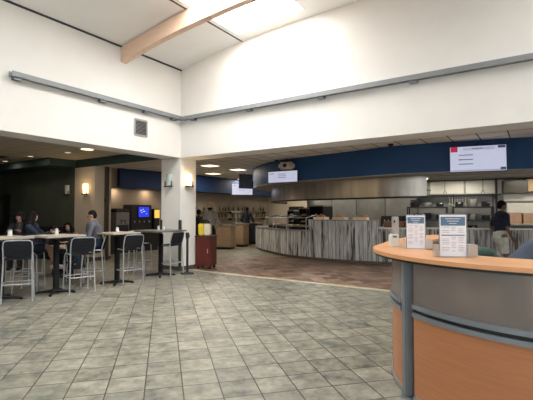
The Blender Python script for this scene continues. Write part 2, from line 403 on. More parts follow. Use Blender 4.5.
# dining room beyond the left opening
YG = .10
struct('wall_back.001', MB().bb(-15, -5.15, YG, YG + .3, 0, ZD), GREENW)
t = thing('pillar', 'cream pillar with a lit wall lamp at the end of the green wall', 'pillar', (-4.6, YG, 0))
MB().bb(-.52, .72 - .1, -.012, .6, 0, 3.08).build('shaft', CREAM, t)
MB().bb(-.53, .63, -.02, .61, 0, .11).build('baseboard', BASEB, t)
struct('wall_back.002', MB().bb(-5.12, -.62, YG, YG + .02, 3.08, ZD).bb(-.74, -.6, .0, YG, 3.06, ZD), GREEND)
struct('wall_back.003', MB().bb(-5.12, -.62, YG + .02, YG + .62, 3.08, ZD), CREAM)
struct('wall_back.004', MB().bb(-15, -5.12, YG - .9, YG, 3.12, ZD), GREEND)
t = thing('door_jamb_panel', 'narrow dark brown timber panel beside the cream pillar', 'panel', (-3.86, YG + .35, 0))
MB().bb(-.06, .06, -.05, .05, 0, 3.07).build('board', mat('dark_brown_timber', (.06, .045, .035), .5), t)
MB().bb(-.035, .035, -.07, -.05, 1.9, 2.02).build('hinge', BLACKM, t)
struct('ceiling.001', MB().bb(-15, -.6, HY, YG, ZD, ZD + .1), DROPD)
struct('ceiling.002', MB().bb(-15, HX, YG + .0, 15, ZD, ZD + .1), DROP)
struct('wall_left.001', MB().bb(-15.3, -15, HY, 15, 0, ZD), GREENW)
sconce((-5.55, YG, 2.22), 0, False, 'unlit frosted wall lamp on the dark green wall')
sconce((-4.45, YG - .012, 2.22), 0, True, 'lit warm wall lamp on the cream pillar behind the diners')
t = thing('picture_frame', 'tall narrow dark framed picture on the green wall', 'picture', (-9.93, YG, 1.66))
MB().bb(-.27, .27, -.03, 0, -.64, .64).build('frame', BLACK, t)
MB().bb(-.2, .2, -.034, -.03, -.56, .56).build('print', mat('dark_picture_print', (.03, .035, .045), .4, var=.6, scale=5), t)
for k, (x, lb) in enumerate(((-6.2, 'black upholstered booth bench against the green wall, nearest the cream pillar'), (-8.6, 'black upholstered booth bench against the green wall, below the narrow picture'), (-11.0, 'black upholstered booth bench against the green wall at the far left'))):
    t = thing('booth_bench', lb, 'bench', (x, YG - .36, 0))
    MB().bb(-1.15, 1.15, -.28, .34, 0, .36, bev=.01).build('base', BLACK, t)
    MB().box((0, -.02, .42), (2.3, .56, .12), bev=.03).build('seat', C_BLACK, t); MB().box((0, .27, .76), (2.3, .14, .6), bev=.03).build('backrest', C_BLACK, t)
# ceiling vents and spots of the dining room
t = thing('ceiling_diffuser', 'dark square air diffuser in the dining room ceiling', 'vent', (-6.3, -1.9, ZD))
f = MB()
for k in range(4): f.bb(-.3 + .07 * k, .3 - .07 * k, -.3 + .07 * k, .3 - .07 * k, -.012 - .004 * k, -.0)
f.build('vanes', mat('diffuser_dark', (.05, .045, .045), .6), t)
def downlight(x, y, r, label, group, m=DISC, square=False):
    t = thing('downlight', label, 'ceiling light', (x, y, ZD), 0, group)
    if square:
        MB().bb(-r, r, -r, r, -.012, 0).build('trim_ring', PLW, t); MB().bb(-r * .86, r * .86, -r * .86, r * .86, -.02, -.012).build('lens', m, t)
    else:
        MB().lathe([(r * .8, -.014), (r, -.012), (r, -.0005), (r * .7, -.0005)]).build('trim_ring', PLW, t)
        MB().lathe([(r * .1, -.02), (r * .82, -.018), (r * .82, -.010), (r * .2, -.010)]).build('lens', m, t)
    return t
DIMD = mat('dim_downlight_lens', (.9, .8, .6), .4, emit=(1, .75, .5), es=1.0)
for (x, y), lb in zip([(-7.3, -1.15), (-5.3, -1.3), (-3.55, -1.1)], ['small round downlight beside the dark ceiling diffuser, left side', 'small round downlight just right of dark ceiling diffuser', 'small dim round downlight in the middle of the dining ceiling']):
    downlight(x, y, .09, lb, None, DIMD)
downlight(-2.5, -1.15, .2, 'warm glowing round downlight nearest the header over the dining room', None, DISC)
# ------------------------------------------------------------ far rooms: walls
struct('wall_left.002', MB().bb(-6.4, -6.1, YG + .3, 15, 0, ZD), TAUPE)
struct('wall_left.003', MB().prism([(-6.1, 2.5), (-5.95, 2.5), (-5.4, 5.5), (-5.4, 9), (-5.3, 14.0), (-6.1, 14.0)], 2.57, ZD), NAVY)
struct('wall_back.005', MB().bb(-6.1, 13, 13.6, 13.9, 0, ZD), CREAM)
# servery ceiling lights
for k, ((x, y), lb) in enumerate(zip([(-2.32, 3.82), (-2.31, 5.54), (-4.3, 6.27), (-5.0, 9.6)],
        ['warm square ceiling light nearest the pillar above the servery aisle', 'warm square ceiling light by the blue bulkhead end', 'warm square ceiling light near the navy wall band', 'small distant square ceiling light above the hanging screens'])):
    downlight(x, y, .29, lb, None, DISC, True)

# ------------------------------------------------------------ curved servery: bulkhead, hood, counter
def smooth(P, n=8):
    out = []
    Q = [P[0]] + list(P) + [P[-1]]
    for i in range(1, len(Q) - 2):
        for k in range(n):
            t = k / n; a, b, c, d = [V(q) for q in Q[i - 1:i + 3]]
            out.append(tuple(.5 * ((2 * b) + (-a + c) * t + (2 * a - 5 * b + 4 * c - d) * t * t + (-a + 3 * b - 3 * c + d) * t ** 3)))
    out.append(tuple(V(P[-1]))); return out
def offset(P, d):
    out = []
    for i in range(len(P)):
        a, b = V(P[max(i - 1, 0)]), V(P[min(i + 1, len(P) - 1)]); t = (b - a).normalized(); out.append((P[i][0] - t.y * d, P[i][1] + t.x * d))
    return out
FA = smooth([(-2.6, 8.6), (-2.35, 7.0), (-1.5, 5.55), (.15, 4.2), (1.6, 3.72), (3.3, 3.4), (4.7, 3.15), (6.4, 3.28), (7.9, 3.6), (10, 4.2), (12.9, 5.2)])
struct('wall_back.006', MB().band(FA, offset(FA, .35), 2.60, ZD - .001), BLUE)
SOF = smooth([(-2.5, 8.6), (-2.25, 7.0), (-1.4, 5.65), (.2, 4.35), (1.6, 3.9), (3.3, 3.6), (4.7, 3.35), (6.4, 3.45), (7.9, 3.75), (10, 4.35), (12.9, 5.35)])
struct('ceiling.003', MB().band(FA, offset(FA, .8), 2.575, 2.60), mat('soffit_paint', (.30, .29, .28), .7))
HA = offset(FA, .75)
struct('ceiling.004', MB().band(HA, offset(FA, 1.55), 2.575, 2.70), CEILW) if False else None
# stainless hood in a few segments
t = thing('extractor_hood', 'long curved stainless steel extractor hood over the plank counter', 'hood', (3, 5, 2.0))
L3 = lambda P: [(x - 3, y - 5) for x, y in P]
def sub(P, a, b): return P[int(len(P) * a):int(len(P) * b) + 1]
HB = [p for p in HA if -2.6 < p[0] < 5.6]
MB().band(L3(HB), L3(offset(HB, .04)), .02, .575).build('front_panel', STEEL, t)
MB().band(L3(offset(HB, -.015)), L3(offset(HB, .05)), -.03, .022).build('rim', BLACKM, t)
MB().band(L3(offset(HB, .05)), L3(offset(HB, .9)), .2, .24).build('filter_bank', mat('hood_inner_steel', (.12, .12, .11), .4, .5), t)
# plank clad counter
CA = smooth([(-2.9, 9.0), (-2.75, 7.6), (-2.1, 6.6), (-.8, 5.5), (.95, 4.45), (3.1, 4.15), (4.4, 4.35), (6.3, 4.75), (8.6, 5.3), (8.8, 5.36)])
t = thing('serving_counter', 'long curved serving counter clad in weathered grey upright planks', 'counter', (3, 5, 0))
def seg(P, x0, x1):
    o = []
    for a, b in zip(P, P[1:]):
        for x in (x0, x1):
            if a[0] < x <= b[0]: k = (x - a[0]) / (b[0] - a[0]); o.append((x, a[1] + k * (b[1] - a[1])))
        if x0 <= b[0] <= x1: o.append(tuple(b))
    return sorted(set(o), key=lambda p: p[0])
CW = .85
for x0, x1, z, nm in ((-3, 1.62, .93, 'clad_front'), (1.62, 4.0, 1.30, 'clad_front'), (4.0, 9, 1.08, 'clad_front')):
    S = seg(CA, x0, x1)
    if len(S) < 2: continue
    MB().band(L3(S), L3(offset(S, .05)), .09, z).build(nm, CLAD, t)
    MB().band(L3(offset(S, -.02)), L3(offset(S, CW if z != 1.30 else .45)), z, z + .03).build('worktop', STEELW if z != 1.08 else STEEL, t)
    MB().band(L3(offset(S, .04)), L3(offset(S, .06)), .0, .09).build('plinth', BASEB, t)
    if z == 1.30: MB().band(L3(offset(S, .05)), L3(offset(S, .42)), .0, 1.29).build('core', TAUPE, t)
# kitchen back wall panels
KY = smooth([(-1.2, 10.0), (-.3, 7.9), (1.5, 6.7), (4.2, 6.4), (6.5, 6.7), (9.0, 7.3), (12.9, 8.4)])
struct('wall_back.007', MB().band(KY, offset(KY, .1), 0, 2.60), KWALL)
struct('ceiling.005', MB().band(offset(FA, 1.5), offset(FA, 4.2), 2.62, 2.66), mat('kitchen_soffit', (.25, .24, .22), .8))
def on(P, x, d=0):
    """point and heading on a path at given x, moved d along its normal"""
    for i in range(len(P) - 1):
        if P[i][0] <= x <= P[i + 1][0]:
            a, b = V(P[i]), V(P[i + 1]); k = (x - a.x) / max(1e-6, b.x - a.x); p = a.lerp(b, k); tt = (b - a).normalized()
            return (p.x - tt.y * d, p.y + tt.x * d), atan2(tt.y, tt.x)
    return (P[-1][0], P[-1][1]), 0
def place_on(P, x, d, z): (a, r) = on(P, x, d); return (a[0], a[1], z), r
# wall joints on kitchen panels, bright panels
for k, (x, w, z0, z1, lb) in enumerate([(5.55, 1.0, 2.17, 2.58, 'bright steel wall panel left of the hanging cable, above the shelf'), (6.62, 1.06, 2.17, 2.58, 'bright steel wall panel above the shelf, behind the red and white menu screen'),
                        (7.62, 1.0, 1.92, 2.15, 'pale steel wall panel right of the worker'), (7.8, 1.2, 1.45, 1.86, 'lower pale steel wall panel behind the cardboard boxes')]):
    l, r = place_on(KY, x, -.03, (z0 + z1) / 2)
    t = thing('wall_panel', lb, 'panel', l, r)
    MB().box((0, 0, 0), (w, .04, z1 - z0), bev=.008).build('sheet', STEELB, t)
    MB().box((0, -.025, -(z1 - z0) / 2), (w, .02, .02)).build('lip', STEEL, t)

# ------------------------------------------------------------ counter furniture
def tray(x, food, label, P=CA, d=.2, z=1.331, w=.44):
    l, r = place_on(P, x, d, z)
    t = thing('serving_tray', label, 'tray', l, r)
    MB().bb(-w / 2, w / 2, -.14, .14, 0, .02).bb(-w / 2, w / 2, -.14, -.125, .02, .085).bb(-w / 2, w / 2, .125, .14, .02, .085).bb(-w / 2, -w / 2 + .015, -.125, .125, .02, .085).bb(w / 2 - .015, w / 2, -.125, .125, .02, .085).build('tray_body', CER, t)
    f = MB()
    for k in range(26): f.ell((random.uniform(-w / 2 + .05, w / 2 - .05), random.uniform(-.09, .09), .06 + random.uniform(0, .075)), (.035, .03, .025), n=8)
    tag(f.build('food_heap', food, t), kind='stuff')
tray(2.0, ORANGE, 'cream serving tray with orange food, leftmost of the three on the high counter')
tray(2.72, ORANGE, 'cream serving tray heaped with orange food, middle of the three on the high counter')
tray(3.44, ORANGE, 'cream serving tray with orange food, rightmost of the three on the high counter')
def wbox(x, label, P=CA, d=.35, z=1.111, s=(.3, .25, .17), m=TERRA):
    l, r = place_on(P, x, d, z)
    t = thing('serving_basket', label, 'basket', l, r)
    a, b, h = s
    MB().bb(-a / 2, a / 2, -b / 2, b / 2, 0, .02).bb(-a / 2, a / 2, -b / 2, -b / 2 + .015, .02, h).bb(-a / 2, a / 2, b / 2 - .015, b / 2, .02, h).bb(-a / 2, -a / 2 + .015, -b / 2 + .015, b / 2 - .015, .02, h).bb(a / 2 - .015, a / 2, -b / 2 + .015, b / 2 - .015, .02, h).build('basket_body', m, t)
    MB().tube([(-a / 2 - .006, -b / 2 - .006, h), (a / 2 + .006, -b / 2 - .006, h), (a / 2 + .006, b / 2 + .006, h), (-a / 2 - .006, b / 2 + .006, h), (-a / 2 - .006, -b / 2 - .006, h)], .01, 6).build('rim', PLYW, t)
wbox(4.28, 'brown basket on the counter just left of the metal dispenser tower')
wbox(4.58, 'brown basket on the counter directly behind the metal dispenser tower', s=(.26, .25, .17))
wbox(4.9, 'brown basket on the counter between dispenser tower and the small sign')
# sneeze guards and serving bays on the low left end of the counter
def guard(x, label, w=.86, P=CA):
    l, r = place_on(P, x, .22, .961)
    t = thing('sneeze_guard', label, 'sneeze guard', l, r)
    for sx in (-1, 1):
        MB().tube([(sx * w / 2, -.1, 0), (sx * w / 2, -.1, .42)], .014, 8).build('post', CHROME, t)
        MB().tube([(sx * w / 2, -.1, .42), (sx * w / 2, .3, .50)], .01, 6).build('bracket', CHROME, t)
    MB().box((0, -.13, .24), (w - .04, .008, .3), rx=R_(-12)).build('front_glass', GLASS, t)
    MB().box((0, .1, .46), (w - .04, .42, .008), rx=R_(11)).build('top_glass', GLASS, t)
    MB().tube([(-w / 2, -.1, .42), (w / 2, -.1, .42)], .01, 6).build('top_rail', CHROME, t)
guard(1.0, 'glass sneeze guard on the low counter next to the high planked section', .9)
guard(.05, 'glass sneeze guard in the middle of the low left counter')
guard(-.95, 'glass sneeze guard at the bend of the low left counter')
# food bays: black wells
for x, lb in ((1.0, 'black food well with pans under the guard next to the high section'), (.05, 'black food well under the middle sneeze guard'), (-.9, 'black food well under the sneeze guard at the bend')):
    l, r = place_on(CA, x, .45, .961)
    t = thing('food_well', lb, 'food warmer', l, r)
    MB().box((0, 0, .05), (.86, .42, .10), bev=.01).build('housing', BLACK, t)
    for k, fm in zip((-1, 0, 1), random.sample([GREENF, ORANGE, CER, TERRA], 3)):
        p = MB().box((k * .27, 0, .125), (.24, .34, .05), bev=.008).build('food_pan', STEEL, t)
        f = MB()
        for q in range(12): f.ell((k * .27 + random.uniform(-.08, .08), random.uniform(-.12, .12), .155), (.035, .035, .02), n=8)
        tag(f.build('food', fm, p), kind='stuff')
# black equipment behind the low counter
def rack(loc, rz, w, d, h, n, label, name='storage_rack', m=BLACK, cat='rack'):
    t = thing(name, label, cat, loc, rz)
    for sx in (-1, 1):
        for sy in (-1, 1): MB().bb(sx * (w / 2 - .02) - .02, sx * (w / 2 - .02) + .02, sy * (d / 2 - .02) - .02, sy * (d / 2 - .02) + .02, 0, h).build('upright', m, t)
    for k in range(n):
        z = .12 + (h - .15) * k / (n - 1); MB().bb(-w / 2, w / 2, -d / 2, d / 2, z - .02, z + .03).build('shelf', m, t)
    return t
def machine(loc, rz, w, d, h, label, extra=None):
    t = thing('warming_cabinet', label, 'kitchen cabinet', loc, rz)
    MB().box((0, 0, h / 2), (w, d, h), bev=.02).build('body', BLACK, t)
    MB().box((0, -d / 2 - .008, h * .62), (w * .8, .015, h * .4), bev=.003).build('door', STEELW, t)
    MB().tube([(-w * .35, -d / 2 - .05, h * .35), (w * .35, -d / 2 - .05, h * .35)], .012, 6).build('handle', CHROME, t)
    for k in range(3): MB().tube([(-w * .3 + k * .12, -d / 2, h * .9), (-w * .3 + k * .12, -d / 2 - .035, h * .9)], .02, 8).build('knob', CHROME, t)
    return t
machine((-1.5, 9.0, 0), R_(-50), .75, .6, 1.85, 'tall black warming cabinet at the far bend behind the left low counter')
machine((-.75, 7.85, 0), R_(-40), .7, .6, 1.6, 'black warming cabinet left of the steel kitchen wall')
for x, wd, hh_, lb in ((-1.0, .68, 1.62, 'black heated display unit behind the left low counter, next to the bend'), (-.04, .66, 1.70, 'black heated display unit behind the middle sneeze guard'), (1.02, .70, 1.78, 'black heated display unit behind the low counter, nearest the high section')):
    l, r = place_on(CA, x, 1.32, 0)
    t = thing('heated_display', lb, 'display unit', l, r)
    MB().bb(-wd / 2, wd / 2, -.25, .25, 0, .95).build('base', BLACK, t)
    for sx in (-1, 1): MB().bb(sx * (wd / 2 - .02) - .02, sx * (wd / 2 - .02) + .02, -.25, .25, .95, hh_).build('side_panel', BLACKM, t)
    MB().bb(-wd / 2, wd / 2, -.25, .25, hh_, hh_ + .05).build('top', STEEL, t); MB().bb(-wd / 2 + .04, wd / 2 - .04, -.2, .2, 1.2, 1.22).build('shelf', STEELB, t); MB().bb(-wd / 2 + .04, wd / 2 - .04, -.2, .2, 1.45, 1.47).build('shelf', STEELB, t)
    MB().bb(-wd / 2 + .04, wd / 2 - .04, .22, .25, .95, hh_).build('back_panel', BLACK, t)
    f = MB()
    for q in range(16): f.ell((random.uniform(-wd / 2 + .1, wd / 2 - .1), random.uniform(-.15, .1), random.choice((.975, 1.245, 1.495))), (.05, .05, .03), n=8)
    tag(f.build('food', random.choice((ORANGE, CER)), t), kind='stuff')
# shelf of bottles and cups on the far wall
def bottle(loc, h, m, label, group):
    MBo = MB().lathe([(.03, 0), (.036, .01), (.036, h * .62), (.014, h * .78), (.014, h * .95), (.017, h * .95), (.017, h)], n=10)
    o = MBo.build('bottle', m); o.location = loc; tag(o, label, 'bottle', group); return o
BG = mat('dark_green_glass', (.02, .08, .04), .2); BC = mat('pale_green_glass', (.30, .42, .34), .3)
for z, lb in ((1.30, 'lower long wall shelf of dark bottles on the cream wall below the far screens'), (1.66, 'upper long wall shelf of dark bottles on the cream wall below the far screens')):
    t = thing('bottle_shelf', lb, 'shelf', (-5.98, 9.6, z))
    MB().bb(-.12, .14, -3.4, 3.6, -.03, 0).build('board', PLYW, t)
    for y in (-3.2, 0, 3.3): MB().bb(-.1, .14, y - .02, y + .02, -.14, -.03).build('bracket', BLACKM, t)
    for k in range(24):
        bottle((-5.98 + random.uniform(-.05, .05), 6.4 + k * .285 + random.uniform(-.04, .04), z + .0005), random.uniform(.22, .31), (BG, BG, BLACK, BC)[random.randrange(4)],
               'bottle in the row on the %s shelf of the far cream wall' % lb.split()[0], 'bottles on the %s far wall shelf' % lb.split()[0])
# far service counters
def cabinet(loc, rz, w, d, h, mf, mt, label, doors=2):
    t = thing('service_cabinet', label, 'cabinet', loc, rz)
    MB().bb(-w / 2, w / 2, -d / 2, d / 2, .1, h).build('body', mf, t); MB().bb(-w / 2 + .03, w / 2 - .03, -d / 2 + .06, d / 2, 0, .1).build('plinth', BLACK, t)
    MB().box((0, 0, h + .02), (w + .06, d + .06, .04), bev=.006).build('worktop', mt, t)
    for k in range(doors):
        dw = w / doors; D = MB().box((-w / 2 + dw * (k + .5), -d / 2 - .009, (h + .1) / 2), (dw - .02, .018, h - .14), bev=.003).build('door', mf, t)
        MB().bb(-w / 2 + dw * (k + .5) - .05, -w / 2 + dw * (k + .5) + .05, -d / 2 - .04, -d / 2 - .02, h - .16, h - .145).build('handle', CHROME, D)
    return t
a = W(-1.55, 17.5); cabinet((a[0] - .3, a[1], 0), R_(20), .75, .6, 1.0, PLYW, STEEL, 'pale wooden service cabinet right of the man in the hat')
a = W(-1.0, 20.8); cabinet((a[0], a[1], 0), R_(12), 1.5, .6, 1.02, mat('slate_laminate', (.045, .05, .065), .5), STEEL, 'slate coloured service cabinet in the far middle of the servery')
a = W(-1.0, 19.0); cabinet((a[0] - .1, a[1] - .1, 0), R_(12), .42, .6, 1.02, PLYW, STEEL, 'narrow pale wooden cabinet just left of the person in dark clothes', 1)
a = W(-1.5, 20.3)
t = thing('oval_platter', 'white oval platter on a stand in the far servery', 'platter', (*a, 1.0))
MB().lathe([(.10, .0), (.10, .02), (.03, .04), (.03, .5), (.05, .56)]).build('stand', CHROME, t)
o = MB().lathe([(.02, 0), (.22, .01), (.3, .05), (.29, .06), (.2, .03), (.02, .025)]).build('dish', PLW, t); o.location = (0, 0, .56); o.scale = (1, .7, 1)

# ------------------------------------------------------------ screens
def tv(c, w, h, heading, tilt, label, seed=0, bracket=.35, deco=True, sm=None, cat='screen'):
    """c centre, faces local -Y"""
    t = thing('menu_screen', label, cat, c, heading)
    T = Matrix.Rotation(tilt, 4, 'X')
    def put(mb, n, m, p=t): o = mb.build(n, m, p); 
    def bx(x0, x1, y0, y1, z0, z1): mb = MB(); mb.bb(x0, x1, y0, y1, z0, z1); bmesh.ops.transform(mb.b, matrix=T, verts=mb.b.verts); return mb
    hs = bx(-w / 2 - .015, w / 2 + .015, 0, .06, -h / 2 - .015, h / 2 + .015).build('housing', BLACK, t)
    sc = bx(-w / 2, w / 2, -.004, 0, -h / 2, h / 2).build('screen', sm or SCREEN, t)
    def row(x0, x1, z, th, m, n='menu_text'): bx(w * x0, w * x1, -.007, -.004, h * z - th / 2, h * z + th / 2).build(n, m, sc)
    if deco == 'big':
        row(-.49, -.36, .40, .13, SCRR, 'red_corner_art'); row(.36, .49, .44, .06, SCRK, 'corner_art'); row(.40, .49, -.42, .07, SCRK, 'corner_logo')
        row(-.26, .30, .40, .075, mat('menu_banner', (.4, .4, .5), .5, emit=(.42, .44, .6), es=.75), 'banner')
        row(-.10, .10, .41, .02, SCRK)
        for z in (.16, -.02, -.20): row(-.34, -.08, z, .018, SCRK)
        for z in (-.02,): row(-.34, -.29, z, .03, SCRR)
        row(-.49, .49, -.46, .025, mat('menu_footer', (.3, .3, .36), .5, emit=(.3, .3, .4), es=.7), 'footer')
    elif deco:
        for z in (.25, .08, -.08): row(-.15, .12, z, .014, SCRK)
        row(-.45, -.3, .3, .02, SCRR)
    MB().tube([(0, .05, 0), (0, .12 if bracket < 1 else .05, .1), (0, .12 if bracket < 1 else .05, .1 + bracket)], .02, 8).build('mount', BLACKM, t)
    return t
l, r = place_on(FA, 6.80, -.12, 2.87)
tv((l[0], l[1] + .0, 2.875), 1.22, .62, r - R_(0), R_(-4), 'large menu screen with red corner art on the blue bulkhead', deco='big', bracket=.3)
l, r = place_on(FA, 1.12, -.28, 2.72)
tv((l[0], l[1], 2.74), 1.1, .36, r + R_(14), 0, 'pale blue menu screen on the curved end of the blue bulkhead', bracket=.3)
t = thing('projector', 'rounded beige projector housing mounted above the pale blue menu screen', 'projector', (l[0] + .12, l[1] + .02, 2.965), r + R_(14))
MB().box((0, .05, .13), (.52, .3, .24), bev=.06).build('housing', mat('beige_plastic', (.55, .48, .42), .5, var=.2), t)
MB().tube([(.02, -.1, .13), (.02, -.125, .13)], .06, 14).build('lens', BLACK, t)
MB().tube([(0, .05, .25), (0, .05, .43)], .02, 8).build('mount', BLACKM, t)
a = W(-1.13, 19.0); tv((*a, 2.66), .95, .52, TH + R_(4), 0, 'far white menu screen hung low behind a dark screen', bracket=.45)
a = W(-.78, 15.6); tv((*a, 2.76), .55, .52, TH + R_(35), R_(0), 'small dark screen hung on the tip of the blue bulkhead', bracket=.33, deco=False, sm=mat('switched_off_screen', (.12, .14, .19), .5))

# security cameras at ceiling
for (x, y, lb) in ((4.9, 2.6, 'small black dome camera on the ceiling in front of the blue bulkhead'), (.8, 3.6, 'small black dome camera above the pale blue menu screen')):
    t = thing('dome_camera', lb, 'camera', (x, y, ZD + .0)); MB().lathe([(.03, -.09), (.06, -.07), (.07, -.04), (.07, -.0005)], n=14).build('dome', BLACK, t); MB().lathe([(.085, -.025), (.09, -.02), (.09, -.0004)], n=14).build('base_ring', PLW, t)

# ------------------------------------------------------------ kitchen things on the right
def shelf_at(x, w, z, d, label, m=BLACKM):
    l, r = place_on(KY, x, -.17, z)
    t = thing('wall_shelf', label, 'shelf', l, r)
    MB().bb(-w / 2, w / 2, -d, .15, -.03, 0).build('board', m, t)
    for sx in (-1, 1): MB().prism([(0, 0), (0.03, 0), (.03, .01), (0, .01)], 0, .01).b.free(); MB().bb(sx * w * .45 - .012, sx * w * .45 + .012, -.1, .15, -.14, -.03).build('bracket', m, t)
    return t, l, r
shelf_at(5.8, 2.5, 2.13, .2, 'long dark wall shelf below the bright steel panels')
# hanging utensils row
t = thing('utensil_rail', 'steel rail hung with a row of ladles under the long shelf', 'utensil rail', (*on(KY, 6.0, -.24)[0], 2.05), on(KY, 6.0)[1])
MB().tube([(-.43, 0, 0), (.43, 0, 0)], .012, 8).build('rail', CHROME, t)
MB().bb(-.41, -.39, 0, .16, -.01, .01).bb(.39, .41, 0, .16, -.01, .01).build('bracket', CHROME, t)
for k in range(11):
    x = 6.0 - .37 + k * .074; l, r = place_on(KY, x, -.26, 2.04)
    u = thing('ladle', 'steel ladle hanging in the row under the long kitchen shelf', 'ladle', l, r, 'ladles on the utensil rail')
    h = .2 + .03 * (k % 3)
    MB().tube([(0, .02, .02), (0, -.012, .02), (0, -.012, -h)], .006, 6).build('handle', STEELB, u)
    MB().lathe([(.01, -.035), (.035, -.02), (.042, .01), (.038, .01), (.03, -.015), (.008, -.028)], (0, -.03, -h), 10).build('bowl', STEELB, u)
# pendant cables with hooks in front of bright panels
for x, lb in ((5.5, 'black cord with a small hook hanging before the left bright steel panel'), (6.55, 'black cord with a small hook hanging before right bright steel panel')):
    l, r = place_on(KY, x, -.35, 2.61)
    t = thing('hanging_cord', lb, 'cord', l, r)
    MB().tube([(0, 0, 0), (0, 0, -.34)], .008, 6).build('cord', BLACK, t); MB().tube([(-.05, 0, -.44), (0, 0, -.34), (.05, 0, -.44)], .012, 6).build('hook', BLACKM, t)
l, r = place_on(KY, 6.25, -.45, 0)
rk = rack(l, r, 1.15, .45, 1.75, 5, 'black storage rack with pans between the large sign and the worker')
l2, r2 = place_on(KY, 5.0, -.45, 0)
rack(l2, r2, 1.2, .45, 1.75, 5, 'black storage rack with pans behind the two desk signs')
# pans on racks
pz = [.12 + (1.75 - .15) * k / 4 + .031 for k in range(5)]
def pot(loc, r, h, m, label, name='cooking_pot'):
    t = thing(name, label, 'pot', loc, random.uniform(0, 3))
    MB().lathe([(r * .9, 0), (r, .02), (r, h), (r * .95, h), (r * .95, .03), (r * .3, .02)], n=16).build('pot_body', m, t)
    for s_ in (-1, 1): MB().tube([(s_ * r, -.03, h * .75), (s_ * (r + .035), -.03, h * .75), (s_ * (r + .035), .03, h * .75), (s_ * r, .03, h * .75)], .007, 6).build('handle', CHROME, t)
names = {(0, 3): ('left', 'fourth'), }
rows = ['bottom', 'second lowest', 'middle', 'second highest', 'top']
for rn, (x, lab) in enumerate(((6.25, 'rack nearest the worker'), (5.0, 'rack behind the signs'))):
    for k in (1, 2, 3, 4):
        for j, dx in enumerate((-.36, 0, .36)):
            if random.random() < .1: continue
            l, r = place_on(KY, x + dx, -.45, pz[k])
            rr = random.uniform(.11, .15); pot(l, rr, random.uniform(.12, .24), random.choice([STEEL, BLACK, BLACKM, BLACK]), '%s pot on the %s shelf of the %s' % (('left', 'central', 'right')[j], rows[k], lab))
# cooking range to left of rack: table + dark oven
l, r = place_on(KY, 3.98, -.45, 0); machine(l, r, .7, .55, 1.45, 'black warming cabinet with steel door behind the brown baskets')
# cardboard boxes right on a steel table
l, r = place_on(KY, 7.8, -.42, 0)
t = thing('prep_table', 'dark prep table carrying the cardboard boxes at right', 'table', l, r)
MB().bb(-.75, .75, -.35, .35, 1.2, 1.24).build('tabletop', STEEL, t)
for sx in (-1, 1):
    for sy in (-1, 1): MB().bb(sx * .7 - .025, sx * .7 + .025, sy * .3 - .025, sy * .3 + .025, 0, 1.2).build('leg', BLACKM, t)
MB().bb(-.7, .7, -.3, .3, .5, .53).build('lower_shelf', BLACKM, t)
for dx, w, h, lb in ((-.42, .3, .32, 'narrow cardboard box on the prep table, left one nearest the worker'), (-.02, .44, .30, 'wide cardboard box in the middle of the prep table'), (.46, .42, .22, 'low cardboard box on the prep table at the right picture edge')):
    p, rr = place_on(KY, 7.75 + dx, -.47, 1.241)
    t = thing('cardboard_box', lb, 'box', p, rr)
    MB().bb(-w / 2, w / 2, -.18, .18, 0, h).build('carton', CARD, t)
    MB().bb(-w / 2 - .001, w / 2 + .001, -.183, -.02 + .002, h, h + .004).bb(-w / 2, w / 2, .0, .18, h, h + .004).build('flap', CARD, t)
    MB().bb(-w / 2, w / 2, -.0185, -.001, h + .0002, h + .006).build('tape', CER, t)
l, r = place_on(KY, 7.3, -.2, 1.9)
t = thing('wall_cabinet', 'dark wall cabinet beside the black post above the worker', 'cabinet', (l[0] + .1, l[1], 2.14), r)
MB().bb(-.33, .33, -.15, .12, 0, .40).build('body', BLACK, t); MB().bb(-.31, .31, -.165, -.15, .02, .38).build('door', mat('dark_olive_panel', (.05, .045, .03), .3), t)
l, r = place_on(KY, 8.15, -.2, 2.14)
t = thing('light_box', 'warm yellowish lit panel high on the kitchen wall at right', 'light panel', (l[0], l[1], 2.2), r)
MB().bb(-.52, .6, -.12, .15, -.02, .38).build('frame', BLACKM, t); MB().bb(-.50, .58, -.128, -.12, 0, .36).build('panel', mat('lit_ochre_panel', (.4, .27, .12), .5, emit=(.8, .5, .18), es=.22, var=.4, scale=2), t)
l, r = place_on(KY, 6.93, -.12, 0)
t = thing('kitchen_post', 'thin black post rising to the soffit beside the wall cabinet', 'post', l, r); MB().bb(-.03, .03, -.03, .03, 0, 2.61).build('upright', BLACKM, t); MB().bb(-.07, .07, -.07, .07, 0, .02).build('foot_plate', BLACKM, t)
# hood lights
def hl(x, d, z, w, label):
    l, r = place_on(FA, x, d, z); t = thing('strip_light', label, 'light', l, r)
    MB().tube([(-w / 2, 0, -.02), (w / 2, 0, -.02)], .022, 8).build('tube', TUBEL, t); MB().bb(-w / 2 - .03, w / 2 + .03, -.035, .035, 0, .03).build('housing', PLW, t)
hl(2.05, .9, 2.545, .5, 'short lit strip light under the soffit left of the steel hood')
hl(5.1, 1.2, 2.545, .7, 'short lit strip light under the soffit above the small desk sign')

